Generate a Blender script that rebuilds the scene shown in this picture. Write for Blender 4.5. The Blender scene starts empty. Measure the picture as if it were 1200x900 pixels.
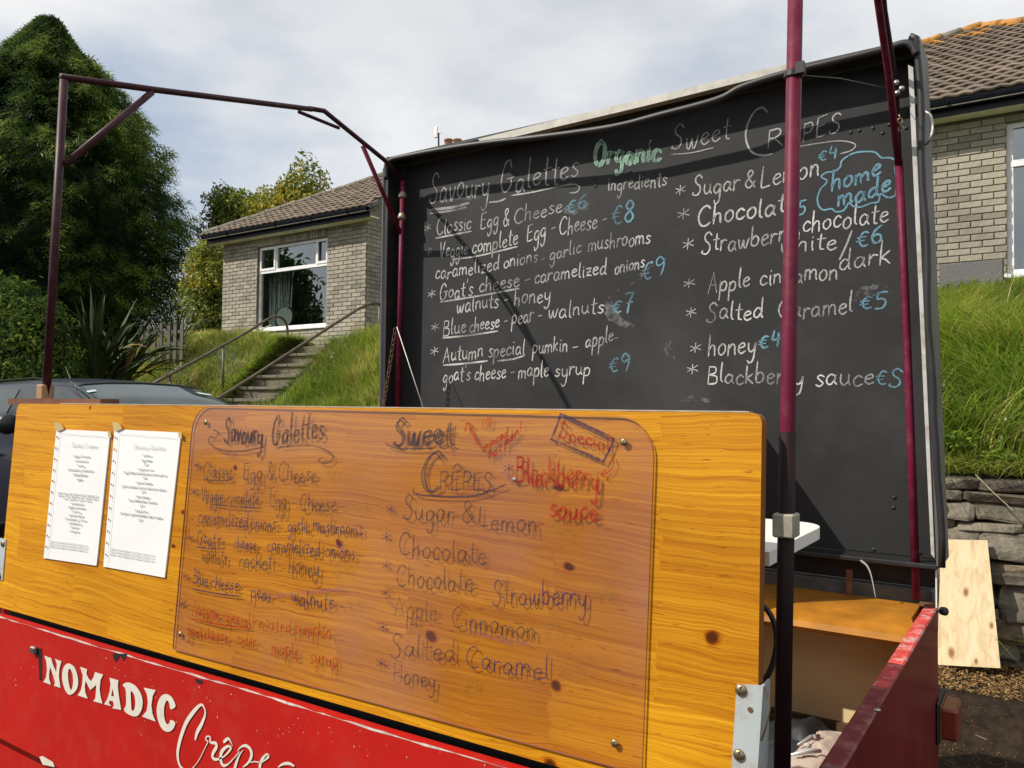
import bpy, math, random
import numpy as np
from mathutils import Vector, Matrix, noise
from mathutils.geometry import tessellate_polygon
random.seed(7)
S = bpy.context.scene
COL = S.collection

# ---------------------------------------------------------------- camera
F, CX, CY = 935.0, 600.0, 450.0                    # focal length and centre for a 1200 x 900 picture
YAW, PITCH, ROLL = math.radians(34.0), math.radians(1.8), math.radians(0.6)
CAM = Vector((0, 0, 1.6))
fw = Vector((-math.sin(YAW)*math.cos(PITCH), math.cos(YAW)*math.cos(PITCH), math.sin(PITCH)))
rt0 = Vector((math.cos(YAW), math.sin(YAW), 0)); up0 = rt0.cross(fw)
RT = rt0*math.cos(ROLL) + up0*math.sin(ROLL); UP = up0*math.cos(ROLL) - rt0*math.sin(ROLL)
cam = bpy.data.objects.new('camera', bpy.data.cameras.new('camera'))
COL.objects.link(cam); S.camera = cam
cam.data.lens = F/1200*36; cam.data.sensor_width = 36
cam.data.clip_start = 0.05; cam.data.clip_end = 3000
cam.matrix_world = Matrix.Translation(CAM) @ Matrix((RT, UP, -fw)).transposed().to_4x4()

# ---------------------------------------------------------------- sky and sun
SX, SY, SZ = 0.93, 1.0, -1.29                      # the way the sunlight travels
sd = Vector((SX, SY, SZ)).normalized()
SUN_EL = math.asin(-sd.z); SUN_AZ = math.atan2(-sd.x, -sd.y)
W = bpy.data.worlds.new('World'); S.world = W; W.use_nodes = True
nt = W.node_tree; nt.nodes.clear()
def N(nt, typ, **kw):
    n = nt.nodes.new(typ)
    for k, v in kw.items():
        if k.startswith('i_'):
            n.inputs[k[2:].replace('_', ' ')].default_value = v
        elif k.startswith('n') and k[1:].isdigit():
            n.inputs[int(k[1:])].default_value = v
        else: setattr(n, k, v)
    return n
def L(nt, a, b): nt.links.new(a, b)
def ramp(nt, fac, stops, interp='LINEAR'):
    r = nt.nodes.new('ShaderNodeValToRGB'); r.color_ramp.interpolation = interp
    e = r.color_ramp.elements
    while len(e) < len(stops): e.new(0.5)
    for el, (p, c) in zip(e, stops):
        el.position = p; el.color = tuple(c)+(1,) if len(c) == 3 else c
    if fac is not None: L(nt, fac, r.inputs[0])
    return r
out = N(nt, 'ShaderNodeOutputWorld'); bg = N(nt, 'ShaderNodeBackground'); bg.inputs[1].default_value = 0.1
sky = N(nt, 'ShaderNodeTexSky', sky_type='NISHITA', sun_disc=False, sun_elevation=SUN_EL, sun_rotation=SUN_AZ)
tc = N(nt, 'ShaderNodeTexCoord')
mp = N(nt, 'ShaderNodeMapping'); mp.inputs['Scale'].default_value = (1.0, 1.0, 2.2); mp.inputs['Location'].default_value = (0.35, 0.0, 0.1)
L(nt, tc.outputs['Generated'], mp.inputs[0])
n1 = N(nt, 'ShaderNodeTexNoise', i_Scale=1.5, i_Detail=7.0, i_Roughness=0.5); L(nt, mp.outputs[0], n1.inputs[0])
n2 = N(nt, 'ShaderNodeTexNoise', i_Scale=3.2, i_Detail=8.0, i_Roughness=0.52); L(nt, mp.outputs[0], n2.inputs[0])
mask = ramp(nt, n1.outputs[0], [(0.33, (0, 0, 0)), (0.51, (1, 1, 1))], 'EASE')
ccol = ramp(nt, n2.outputs[0], [(0.30, (6.9, 7.1, 7.5)), (0.48, (8.0, 8.15, 8.4)), (0.64, (9.2, 9.25, 9.3))])
sk2 = N(nt, 'ShaderNodeMixRGB', blend_type='MIX', n0=0.55); L(nt, sky.outputs[0], sk2.inputs[1]); sk2.inputs[2].default_value = (6.2, 7.1, 8.4, 1)
mx = N(nt, 'ShaderNodeMixRGB'); L(nt, mask.outputs[0], mx.inputs[0]); L(nt, sk2.outputs[0], mx.inputs[1]); L(nt, ccol.outputs[0], mx.inputs[2])
L(nt, mx.outputs[0], bg.inputs[0]); L(nt, bg.outputs[0], out.inputs[0])
sun = bpy.data.objects.new('sun', bpy.data.lights.new('sun', 'SUN')); COL.objects.link(sun)
sun.data.energy = 5.0; sun.data.angle = math.radians(0.53); sun.data.color = (1.0, 0.94, 0.84)
sun.rotation_euler = sd.to_track_quat('-Z', 'Y').to_euler()
S.view_settings.view_transform = 'Standard'; S.view_settings.look = 'None'
S.view_settings.exposure = 0.0; S.view_settings.gamma = 1.0
S.render.resolution_x, S.render.resolution_y = 1024, 768
S.cycles.max_bounces = 6; S.cycles.transparent_max_bounces = 24; S.cycles.caustics_reflective = False; S.cycles.caustics_refractive = False

# ---------------------------------------------------------------- helpers
def ray(x, y): return RT*((x-CX)/F) - UP*((y-CY)/F) + fw
def onP(x, y, p, n):
    d = ray(x, y); return CAM + d*((Vector(p)-CAM).dot(Vector(n))/d.dot(Vector(n)))
def onY(x, y, Y): return onP(x, y, (0, Y, 0), (0, 1, 0))
def onX(x, y, X): return onP(x, y, (X, 0, 0), (1, 0, 0))
def onZ(x, y, Z): return onP(x, y, (0, 0, Z), (0, 0, 1))

def tag(o, label=None, cat=None, group=None, kind=None):
    if label: o['label'] = label
    if cat: o['category'] = cat
    if group: o['group'] = group
    if kind: o['kind'] = kind
    return o
def empty(name, loc=(0, 0, 0), label=None, cat=None, group=None, kind=None):
    o = bpy.data.objects.new(name, None); o.location = loc; COL.objects.link(o); o.empty_display_size = 0.1
    return tag(o, label, cat, group, kind)
def link(name, me, mat=None, parent=None, smooth=False):
    o = bpy.data.objects.new(name, me); COL.objects.link(o)
    if mat is not None and not me.materials:
        for m in (mat if isinstance(mat, (list, tuple)) else [mat]): me.materials.append(m)
    if smooth: me.polygons.foreach_set('use_smooth', [True]*len(me.polygons))
    if parent is not None:
        o.parent = parent
        pw = Vector((0, 0, 0)); q = parent
        while q is not None: pw += q.location; q = q.parent
        o.location = -pw                                  # meshes are written in world metres
    return o
class MB:
    def __init__(s): s.v = []; s.f = []; s.m = []; s.cur = 0
    def add(s, vs, fs):
        b = len(s.v); s.v += [tuple(v) for v in vs]; s.f += [tuple(b+i for i in f) for f in fs]; s.m += [s.cur]*len(fs); return s
    def box(s, a, b, c=None, bev=0.0, rot=None):
        (x0, y0, z0), (x1, y1, z1) = a, b
        if bev <= 0:
            vs = [(x0,y0,z0),(x1,y0,z0),(x1,y1,z0),(x0,y1,z0),(x0,y0,z1),(x1,y0,z1),(x1,y1,z1),(x0,y1,z1)]
            fs = [(0,3,2,1),(4,5,6,7),(0,1,5,4),(1,2,6,5),(2,3,7,6),(3,0,4,7)]
        else:
            e = bev; vs = []
            for (X, Y, Z) in [(x,y,z) for z in (0,1) for y in (0,1) for x in (0,1)]:
                px = x1 if X else x0; py = y1 if Y else y0; pz = z1 if Z else z0
                sx = -1 if X else 1; sy = -1 if Y else 1; sz = -1 if Z else 1
                vs += [(px, py+sy*e, pz+sz*e), (px+sx*e, py, pz+sz*e), (px+sx*e, py+sy*e, pz)]
            def c_(X, Y, Z): return (X+2*Y+4*Z)*3
            fs = []
            for X in (0, 1): fs.append([c_(X,0,0), c_(X,1,0), c_(X,1,1), c_(X,0,1)])
            for Y in (0, 1): fs.append([c_(0,Y,0)+1, c_(1,Y,0)+1, c_(1,Y,1)+1, c_(0,Y,1)+1])
            for Z in (0, 1): fs.append([c_(0,0,Z)+2, c_(1,0,Z)+2, c_(1,1,Z)+2, c_(0,1,Z)+2])
            for Y in (0, 1):
                for Z in (0, 1): fs.append([c_(0,Y,Z)+1, c_(1,Y,Z)+1, c_(1,Y,Z)+2, c_(0,Y,Z)+2])
            for X in (0, 1):
                for Z in (0, 1): fs.append([c_(X,0,Z), c_(X,1,Z), c_(X,1,Z)+2, c_(X,0,Z)+2])
            for X in (0, 1):
                for Y in (0, 1): fs.append([c_(X,Y,0), c_(X,Y,1), c_(X,Y,1)+1, c_(X,Y,0)+1])
            for X in (0,1):
                for Y in (0,1):
                    for Z in (0,1): b_ = c_(X,Y,Z); fs.append([b_, b_+1, b_+2])
            cc = Vector(((x0+x1)/2, (y0+y1)/2, (z0+z1)/2)); o2 = []
            for f in fs:
                q = [Vector(vs[i]) for i in f]; n = (q[1]-q[0]).cross(q[2]-q[0]); m = sum(q, Vector())/len(q)
                o2.append(f if n.dot(m-cc) > 0 else f[::-1])
            fs = o2
        if rot is not None: vs = [rot @ Vector(v) for v in vs]
        return s.add(vs, fs)
    def frame(s, o, u, v, n, pts, depth):
        """prism: polygon pts in (u, v) at o, extruded by depth along n"""
        k = len(pts); o = Vector(o); A = [o+u*p[0]+v*p[1] for p in pts]; B = [a+n*depth for a in A]
        return s.add(A+B, [tuple(range(k))[::-1], tuple(range(k, 2*k))] + [(i, (i+1) % k, k+(i+1) % k, k+i) for i in range(k)])
    def tube(s, pts, r, n=10, cap=True):
        pts = [Vector(p) for p in pts]; k = len(pts); b = len(s.v); up = None
        rs = r if isinstance(r, (list, tuple)) else [r]*k
        t0 = (pts[1]-pts[0]).normalized(); ref = Vector((0, 0, 1)) if abs(t0.z) < 0.9 else Vector((1, 0, 0))
        a = t0.cross(ref).normalized()
        vs = []
        for i, p in enumerate(pts):
            if i == 0: t = t0
            elif i == k-1: t = (pts[-1]-pts[-2]).normalized()
            else: t = ((pts[i+1]-p).normalized()+(p-pts[i-1]).normalized()).normalized()
            a = (a-t*a.dot(t)).normalized(); c = t.cross(a)
            vs += [p+(a*math.cos(2*math.pi*j/n)+c*math.sin(2*math.pi*j/n))*rs[i] for j in range(n)]
        fs = [(i*n+j, i*n+(j+1) % n, (i+1)*n+(j+1) % n, (i+1)*n+j) for i in range(k-1) for j in range(n)]
        if cap: fs += [tuple(range(n))[::-1], tuple(range((k-1)*n, k*n))]
        return s.add(vs, fs)
    def lathe(s, c, ax, prof, n=16):
        """prof: list of (radius, height) about axis ax from c"""
        c = Vector(c); ax = Vector(ax).normalized(); ref = Vector((0,0,1)) if abs(ax.z) < .9 else Vector((1,0,0))
        a = ax.cross(ref).normalized(); b_ = ax.cross(a)
        vs = [c+ax*h+(a*math.cos(2*math.pi*j/n)+b_*math.sin(2*math.pi*j/n))*r for r, h in prof for j in range(n)]
        k = len(prof)
        fs = [(i*n+j, i*n+(j+1) % n, (i+1)*n+(j+1) % n, (i+1)*n+j) for i in range(k-1) for j in range(n)]
        fs += [tuple(range(n))[::-1], tuple(range((k-1)*n, k*n))]
        return s.add(vs, fs)
    def me(s, name):
        m = bpy.data.meshes.new(name); m.from_pydata(s.v, [], s.f)
        if any(s.m): m.polygons.foreach_set('material_index', s.m)
        m.update(); return m
    def obj(s, name, mat=None, parent=None, smooth=False, **kw):
        return tag(link(name, s.me(name), mat, parent, smooth), **kw)
def smooth_line(pts, k=6, closed=False):
    """Catmull-Rom through pts (tuples of any length)"""
    n = len(pts)
    if n < 3: return [tuple(p) for p in pts]
    P = [np.array(p, float) for p in pts]; o = []
    rng = range(n if closed else n-1)
    for i in rng:
        p0 = P[(i-1) % n] if (closed or i > 0) else 2*P[0]-P[1]
        p1 = P[i]; p2 = P[(i+1) % n]
        p3 = P[(i+2) % n] if (closed or i+2 < n) else 2*P[-1]-P[-2]
        for j in range(k):
            t = j/k
            o.append(tuple(.5*((2*p1)+(-p0+p2)*t+(2*p0-5*p1+4*p2-p3)*t*t+(-p0+3*p1-3*p2+p3)*t**3)))
    if not closed: o.append(tuple(P[-1]))
    return o

# ---------------------------------------------------------------- materials
def mat(name, col, rough=0.6, metal=0.0, spec=0.5, var=0.12, scale=8.0, bump=0.0, bscale=60.0, coat=0.0, dirt=None, dscale=3.0, damt=0.5):
    m = bpy.data.materials.new(name); m.use_nodes = True; nt = m.node_tree; b = nt.nodes['Principled BSDF']
    b.inputs['Roughness'].default_value = rough; b.inputs['Metallic'].default_value = metal
    b.inputs['Specular IOR Level'].default_value = spec
    if coat: b.inputs['Coat Weight'].default_value = coat; b.inputs['Coat Roughness'].default_value = 0.12
    tc = N(nt, 'ShaderNodeTexCoord')
    n = N(nt, 'ShaderNodeTexNoise', i_Scale=scale, i_Detail=6.0); L(nt, tc.outputs['Object'], n.inputs[0])
    c = Vector(col)
    r = ramp(nt, n.outputs[0], [(0.3, tuple(c*(1-var))), (0.7, tuple(c*(1+var)))])
    co = r.outputs[0]
    if dirt is not None:
        n3 = N(nt, 'ShaderNodeTexNoise', i_Scale=dscale, i_Detail=9.0, i_Roughness=0.65); L(nt, tc.outputs['Object'], n3.inputs[0])
        mk = ramp(nt, n3.outputs[0], [(0.5, (0, 0, 0)), (0.72, (damt,)*3)])
        mm = N(nt, 'ShaderNodeMixRGB'); L(nt, mk.outputs[0], mm.inputs[0]); L(nt, co, mm.inputs[1]); mm.inputs[2].default_value = tuple(dirt)+(1,)
        co = mm.outputs[0]
    L(nt, co, b.inputs['Base Color'])
    if bump:
        n2 = N(nt, 'ShaderNodeTexNoise', i_Scale=bscale, i_Detail=5.0); L(nt, tc.outputs['Object'], n2.inputs[0])
        bp = N(nt, 'ShaderNodeBump', i_Strength=bump, i_Distance=0.01); L(nt, n2.outputs[0], bp.inputs['Height']); L(nt, bp.outputs[0], b.inputs['Normal'])
    return m

def wood_panel_mat():
    m = bpy.data.materials.new('varnished_pine'); m.use_nodes = True; nt = m.node_tree; b = nt.nodes['Principled BSDF']
    tc = N(nt, 'ShaderNodeTexCoord'); sp = N(nt, 'ShaderNodeSeparateXYZ')
    dn = N(nt, 'ShaderNodeTexNoise', i_Scale=38.0, i_Detail=3.0); L(nt, tc.outputs['Object'], dn.inputs[0])
    ds = N(nt, 'ShaderNodeVectorMath', operation='SUBTRACT'); L(nt, dn.outputs['Color'], ds.inputs[0]); ds.inputs[1].default_value = (.5, .5, .5)
    dv = N(nt, 'ShaderNodeVectorMath', operation='MULTIPLY_ADD'); L(nt, ds.outputs[0], dv.inputs[0]); dv.inputs[1].default_value = (.030, 0, .0045); L(nt, tc.outputs['Object'], dv.inputs[2]); L(nt, dv.outputs[0], sp.inputs[0])
    # knots: (x, z, size)
    knots = [onY(837,747,KY), onY(668,664,KY), onY(655,802,KY), onY(508,745,KY), onY(398,637,KY), onY(652,572,KY), onY(272,548,KY), onY(100,478,KY), onY(213,600,KY), onY(650,893,KY), onY(205,640,KY)]
    sz = [.0095, .007, .008, .009, .007, .006, .006, .005, .005, .009, .004]
    dx = None; dark = None
    warp = N(nt, 'ShaderNodeTexNoise', i_Scale=1.6, i_Detail=3.0, i_Roughness=.5)
    mpw = N(nt, 'ShaderNodeMapping'); mpw.inputs['Scale'].default_value = (1.0, 1, 3.2); L(nt, tc.outputs['Object'], mpw.inputs[0]); L(nt, mpw.outputs[0], warp.inputs[0])
    for k, r in zip(knots, sz):
        def ax(o, c, s):
            a = N(nt, 'ShaderNodeMath', operation='SUBTRACT'); L(nt, sp.outputs[o], a.inputs[0]); a.inputs[1].default_value = c
            q = N(nt, 'ShaderNodeMath', operation='MULTIPLY'); L(nt, a.outputs[0], q.inputs[0]); q.inputs[1].default_value = s; return q
        ax_ = ax('X', k.x, 1/(r*1.35)); az_ = ax('Z', k.z, 1/r)
        x2 = N(nt, 'ShaderNodeMath', operation='MULTIPLY'); L(nt, ax_.outputs[0], x2.inputs[0]); L(nt, ax_.outputs[0], x2.inputs[1])
        z2 = N(nt, 'ShaderNodeMath', operation='MULTIPLY_ADD'); L(nt, az_.outputs[0], z2.inputs[0]); L(nt, az_.outputs[0], z2.inputs[1]); L(nt, x2.outputs[0], z2.inputs[2])
        # gaussian-like bump 1/(1+d2)
        d = N(nt, 'ShaderNodeMath', operation='ADD'); L(nt, z2.outputs[0], d.inputs[0]); d.inputs[1].default_value = 1
        g = N(nt, 'ShaderNodeMath', operation='DIVIDE'); g.inputs[0].default_value = 1; L(nt, d.outputs[0], g.inputs[1])
        # shift of grain: az * g * r
        s = N(nt, 'ShaderNodeMath', operation='MULTIPLY'); L(nt, az_.outputs[0], s.inputs[0]); L(nt, g.outputs[0], s.inputs[1])
        s2 = N(nt, 'ShaderNodeMath', operation='MULTIPLY_ADD'); L(nt, s.outputs[0], s2.inputs[0]); s2.inputs[1].default_value = -r*0.9
        if dx is None: s2.inputs[2].default_value = 0
        else: L(nt, dx.outputs[0], s2.inputs[2])
        dx = s2
        kk = N(nt, 'ShaderNodeMapRange'); L(nt, g.outputs[0], kk.inputs[0]); kk.inputs[1].default_value = 0.35; kk.inputs[2].default_value = 0.72
        if dark is None: dark = kk
        else:
            mxn = N(nt, 'ShaderNodeMath', operation='MAXIMUM'); L(nt, dark.outputs[0], mxn.inputs[0]); L(nt, kk.outputs[0], mxn.inputs[1]); dark = mxn
    zz = N(nt, 'ShaderNodeMath', operation='ADD'); L(nt, sp.outputs['Z'], zz.inputs[0]); L(nt, dx.outputs[0], zz.inputs[1])
    zw = N(nt, 'ShaderNodeMath', operation='MULTIPLY_ADD'); L(nt, warp.outputs[0], zw.inputs[0]); zw.inputs[1].default_value = 0.09; L(nt, zz.outputs[0], zw.inputs[2])
    cb = N(nt, 'ShaderNodeCombineXYZ'); L(nt, sp.outputs['X'], cb.inputs[0]); L(nt, zw.outputs[0], cb.inputs[1])
    # stave pattern
    st = N(nt, 'ShaderNodeCombineXYZ'); L(nt, sp.outputs['X'], st.inputs[0]); L(nt, sp.outputs['Z'], st.inputs[1])
    br = N(nt, 'ShaderNodeTexBrick', offset=0.37); L(nt, st.outputs[0], br.inputs[0])
    br.inputs['Color1'].default_value = (0.1, .1, .1, 1); br.inputs['Color2'].default_value = (.9, .9, .9, 1); br.inputs['Mortar'].default_value = (.5, .5, .5, 1)
    br.inputs['Scale'].default_value = 1; br.inputs['Mortar Size'].default_value = 0.0008; br.inputs['Brick Width'].default_value = .42; br.inputs['Row Height'].default_value = .082
    off = N(nt, 'ShaderNodeVectorMath', operation='MULTIPLY_ADD'); L(nt, br.outputs[0], off.inputs[0]); off.inputs[1].default_value = (3.1, 1.7, 5); L(nt, cb.outputs[0], off.inputs[2])
    mp1 = N(nt, 'ShaderNodeMapping'); mp1.inputs['Scale'].default_value = (1.6, 130, 1); L(nt, off.outputs[0], mp1.inputs[0])
    g1 = N(nt, 'ShaderNodeTexNoise', i_Scale=1.0, i_Detail=7.0, i_Roughness=.7); L(nt, mp1.outputs[0], g1.inputs[0])
    mp2 = N(nt, 'ShaderNodeMapping'); mp2.inputs['Scale'].default_value = (5, 420, 1); L(nt, off.outputs[0], mp2.inputs[0])
    g2 = N(nt, 'ShaderNodeTexNoise', i_Scale=1.0, i_Detail=4.0, i_Roughness=.6); L(nt, mp2.outputs[0], g2.inputs[0])
    gm = N(nt, 'ShaderNodeMixRGB', n0=.5); L(nt, g1.outputs[0], gm.inputs[1]); L(nt, g2.outputs[0], gm.inputs[2])
    cr = ramp(nt, gm.outputs[0], [(0.32, (.30, .095, .005)), (0.42, (.50, .20, .008)), (0.52, (.61, .285, .011)), (0.66, (.74, .40, .022))])
    tn = N(nt, 'ShaderNodeMixRGB', blend_type='MULTIPLY', n0=1.0)
    trr = ramp(nt, br.outputs[0], [(0, (.82, .74, .68)), (1, (1.08, 1.1, 1.1))])
    L(nt, cr.outputs[0], tn.inputs[1]); L(nt, trr.outputs[0], tn.inputs[2])
    big = N(nt, 'ShaderNodeTexNoise', i_Scale=2.4, i_Detail=3.0); L(nt, tc.outputs['Object'], big.inputs[0])
    bgr = ramp(nt, big.outputs[0], [(.3, (.80, .72, .66)), (.7, (1.12, 1.15, 1.1))])
    t2 = N(nt, 'ShaderNodeMixRGB', blend_type='MULTIPLY', n0=1.0); L(nt, tn.outputs[0], t2.inputs[1]); L(nt, bgr.outputs[0], t2.inputs[2])
    kd = ramp(nt, dark.outputs[0], [(0, (1, 1, 1)), (.3, (.92, .80, .72)), (.52, (.72, .52, .44)), (.62, (.34, .20, .20)), (.8, (.42, .28, .26)), (1, (.16, .10, .12))])
    t3 = N(nt, 'ShaderNodeMixRGB', blend_type='MULTIPLY', n0=1.0); L(nt, t2.outputs[0], t3.inputs[1]); L(nt, kd.outputs[0], t3.inputs[2])
    # short dark pores
    mp3 = N(nt, 'ShaderNodeMapping'); mp3.inputs['Scale'].default_value = (40, 330, 1); L(nt, off.outputs[0], mp3.inputs[0])
    g3 = N(nt, 'ShaderNodeTexNoise', i_Scale=1.0, i_Detail=1.0); L(nt, mp3.outputs[0], g3.inputs[0])
    pr = ramp(nt, g3.outputs[0], [(.70, (1, 1, 1)), (.76, (.45, .35, .3))])
    t4 = N(nt, 'ShaderNodeMixRGB', blend_type='MULTIPLY', n0=.8); L(nt, t3.outputs[0], t4.inputs[1]); L(nt, pr.outputs[0], t4.inputs[2])
    L(nt, t4.outputs[0], b.inputs['Base Color'])
    b.inputs['Roughness'].default_value = .5; b.inputs['Specular IOR Level'].default_value = .15
    b.inputs['Coat Weight'].default_value = .12; b.inputs['Coat Roughness'].default_value = .2
    bp = N(nt, 'ShaderNodeBump', i_Strength=.25, i_Distance=.002); L(nt, gm.outputs[0], bp.inputs['Height']); L(nt, bp.outputs[0], b.inputs['Normal'])
    return m

def attr_mat(name, stops, rough=.55, sss=0.0, trans=0.0, spec=.3):
    """leaf material: each leaf carries its own random tint value"""
    m = bpy.data.materials.new(name); m.use_nodes = True; nt = m.node_tree; b = nt.nodes['Principled BSDF']
    a = N(nt, 'ShaderNodeAttribute', attribute_name='tint')
    r = ramp(nt, a.outputs['Fac'], stops); L(nt, r.outputs[0], b.inputs['Base Color'])
    b.inputs['Roughness'].default_value = rough; b.inputs['Specular IOR Level'].default_value = spec
    if trans:
        o = nt.nodes['Material Output']; t = N(nt, 'ShaderNodeBsdfTranslucent'); L(nt, r.outputs[0], t.inputs[0])
        x = N(nt, 'ShaderNodeMixShader', n0=trans); L(nt, b.outputs[0], x.inputs[1]); L(nt, t.outputs[0], x.inputs[2]); L(nt, x.outputs[0], o.inputs[0])
    return m
def stroke_mat(name, col, chalk=True, lo=.42, hi=.56, scale=420, alpha=1.0):
    m = bpy.data.materials.new(name); m.use_nodes = True; nt = m.node_tree; b = nt.nodes['Principled BSDF']
    b.inputs['Base Color'].default_value = tuple(col)+(1,); b.inputs['Roughness'].default_value = .9 if chalk else .45
    b.inputs['Specular IOR Level'].default_value = .1 if chalk else .3
    o = nt.nodes['Material Output']; t = N(nt, 'ShaderNodeBsdfTransparent'); x = N(nt, 'ShaderNodeMixShader')
    tc = N(nt, 'ShaderNodeTexCoord'); n = N(nt, 'ShaderNodeTexNoise', i_Scale=scale, i_Detail=3.0, i_Roughness=.7); L(nt, tc.outputs['Object'], n.inputs[0])
    n2 = N(nt, 'ShaderNodeTexNoise', i_Scale=9.0, i_Detail=2.0); L(nt, tc.outputs['Object'], n2.inputs[0])
    ad = N(nt, 'ShaderNodeMath', operation='MULTIPLY_ADD'); L(nt, n2.outputs[0], ad.inputs[0]); ad.inputs[1].default_value = .5; L(nt, n.outputs[0], ad.inputs[2])
    r = ramp(nt, ad.outputs[0], [(lo+.25, (0, 0, 0)), (hi+.25, (alpha,)*3)])
    L(nt, r.outputs[0], x.inputs[0]); L(nt, t.outputs[0], x.inputs[1]); L(nt, b.outputs[0], x.inputs[2]); L(nt, x.outputs[0], o.inputs[0])
    return m

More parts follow.
